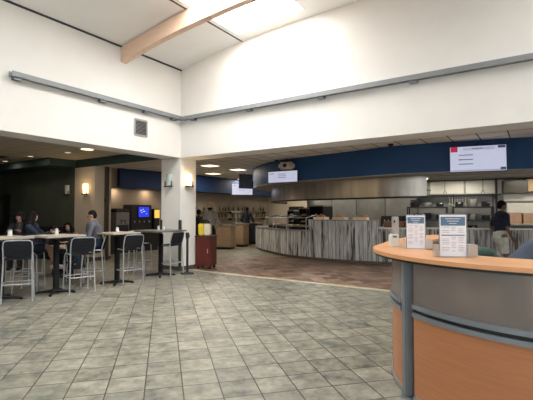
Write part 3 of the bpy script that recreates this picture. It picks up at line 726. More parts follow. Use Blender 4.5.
# ------------------------------------------------------------ drinks station beyond the left opening
a = W(-5.45, 16.3)
t = thing('drinks_counter', 'black counter carrying the drinks machines against the taupe wall', 'counter', (-5.72, 3.6, 0), pi / 2)
MB().bb(-2.6, 1.7, -.35, .35, 0, .78).build('body', BLACK, t); MB().bb(-2.62, 1.72, -.38, .36, .78, .82).build('worktop', BLACKM, t)
def dm(pxl, d, w, dd, h): return W(pxl, d)
t = thing('ice_dispenser', 'grey ice dispenser with black top, left of the drinks machine', 'dispenser', (-5.55, 2.18, .821), pi / 2)
MB().box((0, 0, .38), (.62, .5, .76), bev=.02).build('body', mat('dispenser_grey', (.22, .215, .21), .45, .2), t)
MB().box((0, 0, .83), (.66, .54, .14), bev=.02).build('top_cap', BLACK, t)
MB().box((0, -.26, .14), (.5, .04, .26), bev=.005).build('drip_bay', BLACK, t)
MB().bb(-.12, .0, -.262, -.25, .42, .45).bb(-.09, -.06, -.262, -.25, .32, .45).bb(.04, .12, -.262, -.25, .42, .45).bb(.09, .12, -.262, -.25, .32, .45).build('print', BLACK, t)
t = thing('drinks_machine', 'black drinks machine with a glowing blue screen', 'drinks machine', (-5.55, 3.08, .821), pi / 2)
MB().box((0, .02, .53), (1.05, .5, 1.06), bev=.02).build('body', BLACK, t)
MB().box((.09, -.245, .77), (.58, .03, .46), bev=.004).build('screen_frame', BLACKM, t)
s_ = MB().bb(-.17, .35, -.268, -.262, .57, .97).build('screen', SCRB, t)
for x, z, w in ((.0, .82, .09), (.12, .86, .05), (.15, .78, .1), (.3, .68, .04), (.05, .74, .06)): MB().bb(x - .1, x - .1 + w, -.272, -.268, z, z + .03).build('screen_text', SCRT, s_)
MB().box((0, -.3, .03), (1.0, .2, .05), bev=.006).build('drip_tray', STEEL, t)
for k in range(4): MB().tube([(-.36 + k * .24, -.26, .42), (-.36 + k * .24, -.26, .34)], .02, 8).build('nozzle', CHROME, t)
t = thing('juice_dispenser', 'small dispenser with a glowing amber panel, right of the blue screen', 'dispenser', (-5.5, 3.86, .821), pi / 2)
MB().box((0, 0, .45), (.3, .4, .9), bev=.02).build('body', BLACK, t); MB().bb(-.13, .13, -.215, -.2, .52, .86).build('panel', SCRY, t); MB().bb(-.1, .1, -.28, -.2, .0, .03).build('drip_tray', CHROME, t)

# ------------------------------------------------------------ maroon bin unit with bag, stanchion
a = W(-1.70, 11.55)
t = thing('waste_bin_unit', 'maroon laminate waste bin cabinet on castors just right of the white pillar', 'bin', (a[0], a[1], 0), R_(20))
MB().box((0, 0, .48), (.46, .46, .80), bev=.012).build('body', MAROON, t); MB().box((0, 0, .90), (.5, .5, .035), bev=.008).build('top', mat('dark_maroon_top', (.07, .03, .03), .4), t)
D = MB().box((0, -.238, .46), (.38, .018, .70), bev=.004).build('door', MAROON, t); MB().box((.14, -.252, .5), (.02, .015, .12)).build('handle', CHROME, D)
for sx in (-1, 1):
    for sy in (-1, 1): MB().tube([(sx * .17 - .018, sy * .17, .04), (sx * .17 + .018, sy * .17, .04)], .04, 12).bb(sx * .17 - .02, sx * .17 + .02, sy * .17 - .02, sy * .17 + .02, .05, .085).build('castor', BLACK, t)
t = thing('tote_bag', 'yellow and cream cloth bag standing on the maroon bin cabinet', 'bag', (a[0] - .05, a[1], .9185), R_(28))
MB().box((-.085, 0, .17), (.17, .24, .34), bev=.03).build('yellow_side', YEL, t); MB().box((.085, 0, .165), (.19, .25, .33), bev=.03).build('cream_side', CLOTHW, t)
for s_ in (-1, 1): MB().tube([(-.08, s_ * .09, .32), (-.06, s_ * .09, .42), (0, s_ * .085, .46), (.06, s_ * .09, .42), (.08, s_ * .09, .32)], .012, 6).build('handle', BLACK, t)
f = MB()
for k in range(7): f.ell((random.uniform(-.11, .11), random.uniform(-.05, .05), .35 + random.uniform(0, .06)), (.05, .05, .05), n=8)
f.build('dark_contents', C_BLACK, t)
a = W(-2.02, 10.45)
t = thing('belt_stanchion', 'black belt stanchion post on a round base in front of the white pillar', 'stanchion', (*a, 0))
MB().lathe([(.17, 0), (.175, .012), (.16, .03), (.05, .05), (.03, .06)], n=24).build('base', BLACK, t); MB().tube([(0, 0, .055), (0, 0, .93)], .03, 14).build('post', BLACK, t)
MB().lathe([(.036, .90), (.045, .91), (.045, 1.03), (.036, 1.05)], n=16).build('belt_head', BLACK, t); MB().bb(.04, .06, -.02, .02, .94, 1.0).build('belt_clip', BLACKM, t)

# ------------------------------------------------------------ high tables and stools
def high_table(x, y, lx, ly, label, m=TABLET, z=1.125):
    t = thing('high_table', label, 'table', (x, y, 0), 0)
    MB().box((0, 0, z - .02), (lx, ly, .035), bev=.01).build('tabletop', m, t)
    MB().box((0, 0, .53), (.085, .085, 1.02), bev=.006).build('column', BLACKM, t)
    for k in range(4):
        a = pi / 4 + k * pi / 2; d = V((cos(a), sin(a), 0))
        MB().tube([d * .03 + V((0, 0, .05)), d * .33 + V((0, 0, .025))], [.035, .02], 8).tube([d * .33 + V((0, 0, 0)), d * .33 + V((0, 0, .03))], .028, 10).build('foot', BLACKM, t)
    MB().bb(-.22, .22, -.22, .22, z - .05, z - .038).build('top_plate', BLACKM, t)
    return t
T1 = W(-4.75, 7.35); T2 = W(-4.08, 7.95); T3 = W(-3.30, 9.05); T4 = W(-2.62, 10.15)
high_table(T1[0], T1[1], .8, .75, 'cream topped high table at the left picture edge')
high_table(T2[0], T2[1], .78, .78, 'cream topped high table with a white shaker, second from the left')
high_table(T3[0], T3[1], .72, .72, 'cream topped high table with a cup, between second and last stools')
high_table(T4[0], T4[1], .8, 1.0, 'dark grey topped high table beside the white pillar', TABLEG)
def make_stool(loc, rz, label):
    """seat faces local +Y"""
    t = thing('bar_stool', label, 'stool', loc, rz, 'grey framed bar stools with navy mesh backs')
    zs = .76
    for sx in (-1, 1):
        MB().tube([(sx * .235, -.235, 0), (sx * .225, -.215, .35), (sx * .215, -.19, .70), (sx * .218, -.195, .82), (sx * .222, -.235, .95), (sx * .21, -.26, 1.045), (sx * .17, -.268, 1.07), (0, -.27, 1.075)], .0125, 8).build('rear_leg', CHROME, t)
        MB().tube([(sx * .235, .215, 0), (sx * .225, .20, .45), (sx * .22, .19, zs - .06), (sx * .218, .165, zs - .015), (sx * .215, .12, zs), (sx * .215, -.19, zs - .01)], .0125, 8).build('front_leg', CHROME, t)
    z = .31
    MB().tube([(-.229, .205, z), (.229, .205, z)], .011, 8).tube([(-.229, -.217, z), (.229, -.217, z)], .011, 8).tube([(-.229, .205, z), (-.229, -.217, z)], .011, 8).tube([(.229, .205, z), (.229, -.217, z)], .011, 8).build('footrest', CHROME, t)
    s = MB(); n = 8; A = []; 
    pr = [(-.2, .745), (-.1, .725), (.05, .728), (.16, .742), (.205, .735)]
    for i in range(len(pr) - 1):
        (y0, z0), (y1, z1) = pr[i], pr[i + 1]
        vs = [s.b.verts.new(p) for p in ((-.2, y0, z0), (.2, y0, z0), (.2, y1, z1), (-.2, y1, z1), (-.2, y0, z0 + .022), (.2, y0, z0 + .022), (.2, y1, z1 + .022), (-.2, y1, z1 + .022))]
        for q in ((0, 3, 2, 1), (4, 5, 6, 7), (0, 1, 5, 4), (1, 2, 6, 5), (2, 3, 7, 6), (3, 0, 4, 7)): s._f([vs[k] for k in q])
    s.build('seat', MESH, t)
    b = MB(); rows_ = [(.815, -.20), (.88, -.222), (.95, -.245), (1.02, -.262), (1.062, -.27)]; cols = [-.212, -.14, -.07, 0, .07, .14, .212]
    grid = [[(x, y - .03 * (1 - (x / .212) ** 2), z + (-.04 * (1 - (x / .212) ** 2) if i == 0 else 0)) for x in cols] for i, (z, y) in enumerate(rows_)]
    F = [[b.b.verts.new(p) for p in r_] for r_ in grid]; K = [[b.b.verts.new((p[0], p[1] + .012, p[2])) for p in r_] for r_ in grid]
    for i in range(len(rows_) - 1):
        for j in range(len(cols) - 1):
            b._f((F[i][j], F[i][j + 1], F[i + 1][j + 1], F[i + 1][j])); b._f((K[i][j], K[i + 1][j], K[i + 1][j + 1], K[i][j + 1]))
    for j in range(len(cols) - 1):
        b._f((F[0][j], K[0][j], K[0][j + 1], F[0][j + 1])); b._f((F[-1][j], F[-1][j + 1], K[-1][j + 1], K[-1][j]))
    for i in range(len(rows_) - 1):
        b._f((F[i][0], F[i + 1][0], K[i + 1][0], K[i][0])); b._f((F[i][-1], K[i][-1], K[i + 1][-1], F[i + 1][-1]))
    b.build('backrest', MESH, t)
    return t
# heading: local +Y turned to the facing direction
def face(l, d):   # direction given as right / ahead of the viewer
    v = (l * RT[0] + d * FW[0], l * RT[1] + d * FW[1]); return atan2(v[1], v[0]) - pi / 2
stool0 = None
STL = [((-4.42, 7.31), (-.45, .89), 'empty bar stool seen from behind at the left picture edge'),
       ((-3.70, 8.10), (-.65, .76), 'empty bar stool turned towards the high table with the shaker'),
       ((-3.06, 9.10), (-.7, .7), 'empty bar stool at the right side of the third high table'),
       ((-2.42, 10.30), (-.87, .5), 'empty bar stool with its back close to the white pillar'),
       ((-4.76, 8.25), (1, .2), 'bar stool occupied by the person with crossed bare legs'),
       ((-3.78, 8.95), (-.35, -.10), 'bar stool occupied by the man in blue grey shirt'),
       ((-3.25, 10.55), (.8, -.1), 'empty bar stool behind the third and fourth high tables'),
       ((-5.36, 8.9), (.3, -1), 'bar stool occupied by the person facing us at far left')]
for (p, f_, lb) in STL:
    x, y = W(*p)
    if stool0 is None: stool0 = make_stool((x, y, 0), face(*f_), lb)
    else: dup(stool0, (x, y, 0), face(*f_), lb)
def cup(loc, label, r=.028, h=.10):
    t = thing('table_shaker', label, 'shaker', loc)
    MB().lathe([(r, 0), (r * 1.05, .008), (r * .85, h * .75), (r * .8, h * .8)], n=14).build('jar', PLW, t); MB().lathe([(r * .85, h * .8), (r * .85, h * .93), (r * .5, h)], n=14).build('cap', CHROME, t)
zt = 1.1255
cup((T2[0], T2[1], zt), 'white shaker on the second high table from left', .035, .13)
cup((T1[0] + .02, T1[1] + .12, zt), 'white shaker on the high table at the left picture edge', .04, .12)
cup((T3[0], T3[1], zt), 'white cup shaped shaker on the third high table', .035, .11)
for s_, lb in ((-.06, 'left white shaker of the pair on the dark grey high table'), (.06, 'right white shaker of the pair on the dark grey high table')):
    cup((T4[0] - .0 + s_ * .8, T4[1] + s_ * .6, zt), lb, .028, .11)
# low dining tables and chairs at the back of the dining room
def low_table(x, y, label):
    t = thing('dining_table', label, 'table', (x, y, 0), 0)
    MB().box((0, 0, .74), (.9, .9, .035), bev=.008).build('tabletop', TABLET, t); MB().tube([(0, 0, .02), (0, 0, .72)], .04, 12).build('column', BLACKM, t)
    MB().lathe([(.28, 0), (.28, .015), (.05, .05)], n=20).build('base', BLACKM, t)
def low_chair(loc, rz, label):
    t = thing('dining_chair', label, 'chair', loc, rz)
    MB().box((0, 0, .44), (.42, .42, .035), bev=.01).build('seat', BLACK, t); MB().box((0, -.2, .72), (.42, .025, .3), rx=R_(8), bev=.008).build('backrest', BLACK, t)
    for sx in (-1, 1):
        MB().tube([(sx * .19, .18, 0), (sx * .18, .17, .43)], .012, 8).build('leg', CHROME, t); MB().tube([(sx * .19, -.2, 0), (sx * .18, -.18, .43), (sx * .19, -.22, .85)], .012, 8).build('leg', CHROME, t)
LT = W(-4.75, 10.0)
low_table(LT[0], LT[1], 'low dining table in the shade behind the high tables')
for (l, d, f_, lb) in ((-5.18, 10.85, (.1, -1), 'dining chair of the diner whose face shows above the shaker table'), (-5.65, 10.35, (1, -.25), 'dining chair of the diner leaning forward at the low table'), (-4.3, 9.4, (0, 1), 'empty dining chair on the near side of the low table')):
    x, y = W(l, d); low_chair((x, y, 0), face(*f_), lb)
for (dx, dy, lb) in ((-.1, .25, 'left pale candle on the low dining table'), (.2, .2, 'right pale candle on the low dining table')):
    t = thing('candle', lb, 'candle', (LT[0] + dx, LT[1] + dy, .758)); MB().lathe([(.03, 0), (.03, .18), (.01, .19)], n=12).build('wax', UGLASS, t); MB().tube([(0, 0, .185), (0, 0, .21)], .004, 6).build('wick', BLACK, t)

# ------------------------------------------------------------ reception desk
DC = (8.13, -3.40); DR = 1.38
def arc(c, r, a0, a1, n): return [(c[0] + r * cos(R_(a0 + (a1 - a0) * k / n)), c[1] + r * sin(R_(a0 + (a1 - a0) * k / n))) for k in range(n + 1)]
BP = arc(DC, DR, -8, -172, 40) + smooth([(6.69, -3.2), (6.66, -2.6), (6.68, -2.0), (6.76, -1.4), (6.85, -.95)], 6)   # body path, runs clockwise; inside is to its right
TP = arc((7.985, -3.35), 1.44, -8, -172, 40) + smooth([(6.52, -3.2), (6.44, -2.6), (6.42, -2.0), (6.50, -1.35), (6.62, -.88)], 6)
t = thing('reception_desk', 'curved reception desk with orange wood panels, frosted screen and beech top', 'desk', (8.0, -3.3, 0))
LD = lambda P: [(x - 8.0, y + 3.3) for x, y in P]
ins = lambda P, d: offset(P, -d) if False else offset(P, -d)
def inward(P, d):
    A = offset(P, d); c = V((7.95, -2.6)); i = 10
    return A if (V(A[i]) - c).length < (V(P[i]) - c).length else offset(P, -d)
n_ = len(TP)
TI = []
i1, i2 = inward(TP, .60), inward(TP, .46)
for k in range(n_):
    w = max(0, min(1, (k - 30) / 14)); TI.append(tuple(V(i1[k]).lerp(V(i2[k]), w)))
MB().band(LD(TP), LD(TI), 1.168, 1.2).build('countertop', WOODT, t)
MB().band(LD(inward(TP, .012)), LD(inward(TP, .06)), 1.150, 1.168).build('top_underlay', BLACKM, t)
post_i = [min(range(len(BP)), key=lambda i: (V(BP[i]) - V(p)).length) for p in ((7.07, -4.30), (9.35, -4.05), (6.66, -2.2))]
for i in post_i:
    p = BP[i]; q = BP[i + 1]; a = atan2(q[1] - p[1], q[0] - p[0])
    MB().box((p[0] - 8, p[1] + 3.3, .585), (.085, .075, 1.13), a, bev=.012).bb(p[0] - 8.05, p[0] - 7.95, p[1] + 3.25, p[1] + 3.35, 0, .012).build('post', DESKM, t)
spans = []
ks = [0] + sorted(post_i) + [len(BP) - 1]
for a, b in zip(ks, ks[1:]):
    a_, b_ = a + (1 if a in post_i else 0), b - (1 if b in post_i else 0)
    S = BP[a_:b_ + 1] if b_ > a_ + 1 else BP[a:b + 1]
    if len(S) < 2: continue
    MB().band(LD(S), LD(inward(S, .008) if len(S) > 11 else [tuple(V(p) + (V((7.95, -2.6)) - V(p)).normalized() * .008) for p in S]), .79, 1.150).build('frosted_panel', FROST, t)
    off = lambda S, d: [tuple(V(p) + (V((8.0, -2.9)) - V(p)).normalized() * d) for p in S]
    MB().band(LD(off(S, .0)), LD(off(S, .025)), .055, .70).build('wood_panel', WOOD, t)
    MB().band(LD(off(S, -.022)), LD(off(S, .02)), .765, .80).build('upper_rail', DESKM, t)
    MB().band(LD(off(S, -.022)), LD(off(S, .02)), .70, .735).build('lower_rail', DESKM, t)
    MB().band(LD(off(S, .0)), LD(off(S, .02)), .735, .765).build('rail_gap', BLACKM, t)
    MB().band(LD(off(S, -.012)), LD(off(S, .02)), .012, .055).build('kick_rail', ALU, t)
offD = lambda S, d: [tuple(V(p) + (V((8.0, -2.9)) - V(p)).normalized() * d) for p in S]
MB().band(LD(offD(BP, .06)), LD(offD(BP, .62)), .70, .73).build('inner_worktop', mat('dark_inner_worktop', (.07, .05, .045), .6), t)
# ---------------- signs on desk
def sign(px_l, d, w, h, heading, label, z=1.201, big=True):
    p = W(px_l, d)
    t = thing('sign_holder', label, 'sign', (*p, z), heading)
    MB().bb(-w / 2 - .006, w / 2 + .006, .0035, .006, .004, h + .008).bb(-w / 2 - .006, -w / 2, -.003, .0035, .004, h + .008).bb(w / 2, w / 2 + .006, -.003, .0035, .004, h + .008).bb(-w / 2, w / 2, -.003, .0035, h, h + .008).build('acrylic_sleeve', CAN, t)
    pg = MB().bb(-w / 2, w / 2, -.001, .003, .008, h).build('paper', PAPER, t)
    def r_(x0, x1, z0, z1, m, n='printed_text'): MB().bb(w * x0, w * x1, -.0018, -.001, h * z0, h * z1).build(n, m, pg)
    r_(-.46, .46, .74 if big else .76, .95, PAPERB, 'printed_header')
    for k, (a, b) in enumerate(((-.28, .28), (-.22, .22), (-.14, .14))):
        z1 = .91 - k * .055; MB().bb(w * a, w * b, -.0024, -.0018, h * z1 - .004, h * z1).build('header_text', PAPER, pg)
    zz = .70
    if big: r_(-.44, .44, .50, .525, PAPERB, 'printed_bar')
    for k in range(16):
        z = .70 - k * .040
        if big and .46 < z < .56: continue
        if z < .10: break
        for c0, c1 in ((-.42, -.12), (-.06, .12), (.2, .42)):
            if (k * 7 + int(c0 * 100)) % 5 == 0: continue
            r_(c0, c1 - .02 * (k % 3), z, z + .010, INK)
    # silver pocket
    hh = .10; ww = w / 2 + .022
    MB().bb(-ww, ww, -.035, .035, 0, .008).bb(ww - .02, ww + .045, -.045, .045, .008, hh).bb(-ww - .02, -ww + .005, -.04, .04, .008, hh).build('metal_base', SILV, t)
    return t
sign((452.5 - 266.5) / 408 * 3.25, 3.25, .205, .335, TH - R_(4), 'larger printed information sign in a silver holder on the desk top')
sign((415.5 - 266.5) / 408 * 3.98, 3.98, .165, .325, TH - R_(20), 'smaller printed sign in a silver holder left of the larger one', big=False)
p = W((395 - 266.5) / 408 * 4.55, 4.55)
t = thing('metal_dispenser', 'tall brushed metal dispenser tower near left end of the desk top', 'dispenser', (*p, 1.201), TH)
MB().box((0, 0, .155), (.065, .06, .31), bev=.005).build('body', SILV, t); MB().box((-.018, -.033, .255), (.014, .008, .03)).build('slot', BLACK, t)
p = W((393.5 - 266.5) / 408 * 4.26, 4.26)
t = thing('pump_bottle_box', 'small white box in front of the metal dispenser on the desk', 'box', (*p, 1.201), TH + R_(8))
MB().box((0, 0, .065), (.085, .07, .13), bev=.008).build('body', PLW, t); MB().box((-.005, -.037, .105), (.045, .005, .02)).build('print', PAPERB, t)
MB().box((0.01, 0, .137), (.02, .03, .014)).build('nozzle', SILV, t)

# ------------------------------------------------------------ people
DG = bpy.context.evaluated_depsgraph_get
def voxel(mb, name, m, parent, vs, sm=4):
    me = bpy.data.meshes.new(name); mb.b.to_mesh(me); mb.b.free()
    o = bpy.data.objects.new('tmp', me); COL.objects.link(o)
    md = o.modifiers.new('r', 'REMESH'); md.mode = 'VOXEL'; md.voxel_size = vs; md.use_smooth_shade = True
    s2 = o.modifiers.new('s', 'SMOOTH'); s2.factor = .5; s2.iterations = sm
    dg = bpy.context.evaluated_depsgraph_get(); nm = bpy.data.meshes.new_from_object(o.evaluated_get(dg)); nm.name = name
    bpy.data.objects.remove(o)
    nm.materials.clear(); nm.materials.append(m)
    nm.polygons.foreach_set('use_smooth', [True] * len(nm.polygons))
    q = bpy.data.objects.new(name, nm); COL.objects.link(q); q.parent = parent
    return q
def ik(a, c, l1, l2, hint):
    a, c = V(a), V(c); d = c - a; L = min(d.length, (l1 + l2) * .998); u = d.normalized()
    c = a + u * L; x = (l1 * l1 - l2 * l2 + L * L) / (2 * L); h = sqrt(max(0, l1 * l1 - x * x))
    hp = V(hint); hp = (hp - u * hp.dot(u)); hp = hp.normalized() if hp.length > 1e-4 else V((0, 0, 1))
    return a + u * x + hp * h, c
def person(loc, rz, label, pelvis=(0, 0, .95), lean=0, yaw=0, pitch=0, hands=None, feet=None, shirt=C_GREY, sleeve='long', legs='long', bottom=C_DENIM, skin=SKIN, hair='short', hairm=HAIRB, S=1.0, shoe=BLACK, kneehint=(0, 1, .1), vs=.011, side=0):
    """faces local +Y; hands = (left, right) wrist targets, feet = (left, right) ankle targets"""
    t = thing('person', label, 'person', loc, rz)
    K = lambda v: V(v) * S
    P = V(pelvis); ln = R_(lean); sd = R_(side)
    u = V((sin(sd), sin(ln), cos(ln))).normalized(); fwd = V((0, cos(ln), -sin(ln)))
    neck = P + u * .50 * S; chest = P + u * .34 * S; waist = P + u * .16 * S
    u2 = (u + V((0, 0, 1.2))).normalized()
    hc = neck + u2 * .165 * S + V((0, .015, 0)) * S
    HM = Matrix.Rotation(R_(yaw), 3, 'Z') @ Matrix.Rotation(R_(-pitch), 3, 'X')
    if hands is None: hands = ((-.24, .02, P.z - .02), (.24, .02, P.z - .02))
    if feet is None: feet = ((-.1, -.02, .08), (.1, .02, .08))
    body, sh, bt = MB(), MB(), MB()
    # trunk
    def trunk(mb, g, top=True):
        mb.tube([P - u * .05 * S, P + u * .03 * S, waist, chest, P + u * .44 * S], [(.125 + g) * S, (.135 + g) * S, (.115 + g) * S, (.135 + g) * S, (.12 + g) * S], 14, sq=(1.22, .82), rnd=True)
        for s_ in (-1, 1): mb.ell(P + u * .435 * S + V((s_ * .145 * S, 0, 0)), [(.07 + g) * S] * 3)
    trunk(body, 0); trunk(sh, .014)
    body.tube([P + u * .44 * S, neck, hc - u2 * .06 * S], [.062 * S, .052 * S, .052 * S], 10)
    sh.tube([P + u * .44 * S, neck - u * .015 * S], [.095 * S, .064 * S], 12)
    # head
    def hp(v): return hc + HM @ (V(v) * S)
    body.ell(hp((0, -.01, .02)), [.075 * S, .093 * S, .095 * S], HM, 16)
    body.ell(hp((0, .022, -.045)), [.056 * S, .066 * S, .070 * S], HM, 14)
    body.tube([hp((0, .083, .012)), hp((0, .104, -.024)), hp((0, .085, -.032))], [.008 * S, .014 * S, .011 * S], 8, rnd=True)
    for s_ in (-1, 1): body.ell(hp((s_ * .077, -.005, -.008)), [.012 * S, .02 * S, .032 * S], HM, 8)
    body.ell(hp((0, .076, -.058)), [.024 * S, .014 * S, .010 * S], HM, 8)
    # arms
    for s_, h in zip((-1, 1), hands):
        a = P + u * .435 * S + V((s_ * .165 * S, 0, 0))
        e, w = ik(a, h, .29 * S, .26 * S, (s_ * .5, -.6, -.6))
        body.tube([a, e], [.050 * S, .040 * S], 10, rnd=True); body.tube([e, w], [.041 * S, .026 * S], 10, rnd=True)
        if sleeve == 'long': sh.tube([a, e], [.066 * S, .055 * S], 10, rnd=True); sh.tube([e, e.lerp(w, .9)], [.056 * S, .041 * S], 10, rnd=True)
        else: sh.tube([a, a.lerp(e, .68)], [.068 * S, .066 * S], 10, rnd=True)
        d = (w - e).normalized(); d = (d + V((0, .25, -.1))).normalized()
        sdv = d.cross(V((0, 0, 1))); sdv = sdv.normalized() if sdv.length > .2 else V((0, 1, 0)); nn = sdv.cross(d).normalized()
        body.tube([w, w + d * .045 * S, w + d * .085 * S], [.024 * S, .034 * S, .033 * S], 10, sq=(1.15, .55), rnd=True)
        for k, ln_ in enumerate((.062, .072, .068, .052)):
            b0 = w + d * .085 * S + sdv * (k - 1.5) * .020 * S
            m1 = b0 + d * ln_ * .55 * S; body.tube([b0 - d * .02 * S, m1, m1 + (d * .75 - nn * .6) * ln_ * .5 * S], [.0095 * S, .009 * S, .0075 * S], 6, rnd=True)
        th = w + d * .02 * S + sdv * (.03 * S) * (-s_)
        body.tube([th, th + (d * .6 - sdv * s_ * .8) * .04 * S, th + (d * 1.1 - sdv * s_ * .8) * .062 * S], [.013 * S, .011 * S, .009 * S], 6, rnd=True)
    # legs
    for i, (s_, f_) in enumerate(zip((-1, 1), feet)):
        a = P + V((s_ * .09 * S, 0, -.03 * S)); kh = kneehint[i] if isinstance(kneehint[0], tuple) else kneehint
        k, f = ik(a, f_, .43 * S, .42 * S, kh)
        body.tube([a, a.lerp(k, .5), k], [.085 * S, .070 * S, .050 * S], 12, rnd=True); body.tube([k, k.lerp(f, .35), f], [.050 * S, .054 * S, .034 * S], 12, rnd=True)
        if legs == 'long': bt.tube([a, a.lerp(k, .5), k], [.102 * S, .086 * S, .066 * S], 12, rnd=True); bt.tube([k, k.lerp(f, .5), f + V((0, 0, .01))], [.066 * S, .066 * S, .054 * S], 12, rnd=True)
        else: bt.tube([a, a.lerp(k, .5), a.lerp(k, .85)], [.106 * S, .098 * S, .092 * S], 12)
        fd = V((0, 1, 0)); fd = (fd + V(((k - a).x, 0, 0)) * .8).normalized()
        sole = -.05 * S
        body.tube([f + V((0, 0, -.01)), f + fd * .07 * S + V((0, 0, sole * .5)), f + fd * .15 * S + V((0, 0, sole * .9))], [.036 * S, .034 * S, .022 * S], 10, rnd=True)
        s2 = MB().tube([f - fd * .035 * S + V((0, 0, -.03 * S)), f + fd * .06 * S + V((0, 0, -.03 * S)), f + fd * .17 * S + V((0, 0, -.04 * S))], [.044 * S, .046 * S, .034 * S], 12, sq=(1, .98), rnd=True)
        s2.ell(f + V((0, 0, -.005)), (.045 * S, .05 * S, .05 * S)); s2.build('shoe', shoe, t)
    bt.tube([P - u * .06 * S, P + u * .05 * S], [.152 * S, .150 * S], 14, sq=(1.2, .84), rnd=True)
    voxel(body, 'body', skin, t, vs, 3); voxel(sh, 'shirt', shirt, t, .014); voxel(bt, 'shorts' if legs != 'long' else 'trousers', bottom, t, .014)
    for s_ in (-1, 1): MB().ell(hp((s_ * .030, .079, .006)), [.012 * S, .008 * S, .007 * S], HM, 8).build('eye', EYE, t)
    MB().ell(hp((0, .088, -.058)), [.022 * S, .006 * S, .006 * S], HM, 8).build('mouth', LIP, t)
    hb = MB()
    hb.ell(hp((0, -.022, .045)), [.083 * S, .096 * S, .085 * S], HM, 16); hb.ell(hp((0, -.06, -.0)), [.072 * S, .06 * S, .08 * S], HM, 12)
    if hair == 'long':
        hb.tube([hp((0, -.05, .06)), hp((0, -.085, -.06)), hp((0, -.10, -.2)), hp((0, -.10, -.33))], [.085 * S, .098 * S, .095 * S, .06 * S], 12, sq=(1.25, .6), rnd=True)
        for s_ in (-1, 1): hb.tube([hp((s_ * .05, .02, .08)), hp((s_ * .088, .01, -.02)), hp((s_ * .10, -.01, -.17)), hp((s_ * .10, -.02, -.27))], [.03 * S, .035 * S, .04 * S, .02 * S], 8, rnd=True)
    voxel(hb, 'hair', hairm if hair != 'hat' else HAIRB, t, .012, 2)
    if hair == 'hat':
        h_ = MB().lathe([(.02, .15), (.08, .14), (.112, .09), (.118, .0), (.125, -.02), (.165, -.03), (.165, -.036), (.12, -.025)], n=18)
        bmesh.ops.transform(h_.b, matrix=Matrix.Translation(hp((0, -.01, .045))) @ HM.to_4x4() @ Matrix.Diagonal((S, S * 1.1, S, 1)), verts=h_.b.verts)
        h_.build('hat', HAIRT, t)
    return t
def pers(l, d, f_, label, **k):
    x, y = W(l, d); return person((x, y, 0), face(*f_), label, **k)
# customer in white shorts walking by the counter
pers(5.70, 9.95, (1, .12), 'person in navy T-shirt and pale shorts standing before the counter', pelvis=(0, 0, 1.0), lean=3, S=1.08, hands=((-.25, .16, 1.0), (.24, .12, .95)), feet=((-.1, .14, .085), (.1, -.14, .085)),
     shirt=C_NAVY, sleeve='short', legs='short', bottom=C_WSH, skin=SKIND, pitch=12)
# man in hat by the bin
pers(-1.98, 14.3, (.35, .9), 'person in grey shirt, dark trousers and tan hat seen from behind', pelvis=(0, 0, 1.0), lean=6, S=1.1, hands=((-.22, .3, 1.15), (.26, .32, 1.15)), shirt=C_GREY, bottom=C_BLACK, hair='hat')
pers(-2.50, 15.1, (.2, 1), 'person with black hair partly hidden behind the white pillar', pelvis=(0, 0, .92), S=.97, hands=((-.2, .25, 1.05), (.2, .25, 1.05)), shirt=C_BLACK, bottom=C_BLACK, skin=SKIND)
pers(-.95, 20.0, (.3, 1), 'person in dark navy clothes standing at the far cabinets', pelvis=(0, 0, 1.0), S=1.05, hands=((-.26, .25, 1.1), (.26, .25, 1.1)), shirt=C_NAVY, bottom=C_BLACK, skin=SKIND, feet=((-.12, 0, .085), (.12, .05, .085)))
# man in blue grey shirt on the stool
pers(-3.78, 8.95, (-.35, -.10), 'man in a blue grey shirt sitting by the cream pillar, looking left', pelvis=(0, -.05, .87), lean=9, yaw=0, pitch=10, hands=((-.12, .28, 1.10), (.14, .26, 1.08)), feet=((-.12, .26, .42), (.12, .24, .42)), S=.94,
     shirt=C_LGREY, bottom=C_DENIM, skin=SKIN)
# person with crossed legs
pers(-4.76, 8.25, (1, .25), 'person with long black hair, navy top and crossed bare legs on a stool', pelvis=(0, -.03, .87), lean=6, yaw=30, pitch=12, hands=((-.12, .4, 1.16), (.12, .42, 1.16)), feet=((-.08, .42, .46), (.06, .46, .50)),
     shirt=C_NAVY, bottom=C_DENIM, legs='short', skin=SKIN, hair='long', shoe=C_WHITE, S=.90)
pers(-5.36, 8.9, (.25, -1), 'person with black hair in a black top facing us at far left', pelvis=(0, -.03, .87), lean=12, pitch=28, hands=((-.1, .34, 1.16), (.12, .34, 1.16)), feet=((-.1, .3, .42), (.1, .28, .42)),
     shirt=C_BLACK, bottom=C_BLACK, skin=SKIN, hair='long', S=.90)
pers(-5.20, 10.83, (.1, -1), 'diner with dark hair facing us just right of the white shaker', pelvis=(0, -.0, .60), lean=16, pitch=8, hands=((-.05, .42, .80), (.14, .40, .80)), feet=((-.12, .4, .085), (.12, .42, .085)), shirt=C_BLACK, bottom=C_BLACK, skin=SKINP, hair='long', S=.92)
pers(-5.62, 10.35, (1, -.25), 'diner leaning over the low table, head turned to the right', pelvis=(0, .02, .56), lean=26, pitch=20, hands=((-.12, .50, .80), (.14, .46, .80)), feet=((-.12, .4, .085), (.12, .42, .085)), shirt=C_BLACK, bottom=C_BLACK, skin=SKINP, hair='short', S=.92)
# person bent over behind the desk at the right edge
pers(2.54, 3.85, (1, .1), 'person in slate blue long sleeves leaning on the desk at the right edge', pelvis=(0, -.30, .98), lean=58, pitch=10, hands=((-.22, .56, .90), (.26, .52, .90)), feet=((-.12, -.1, .085), (.14, -.2, .085)), shirt=C_BLSH, bottom=C_DENIM, skin=SKIN)
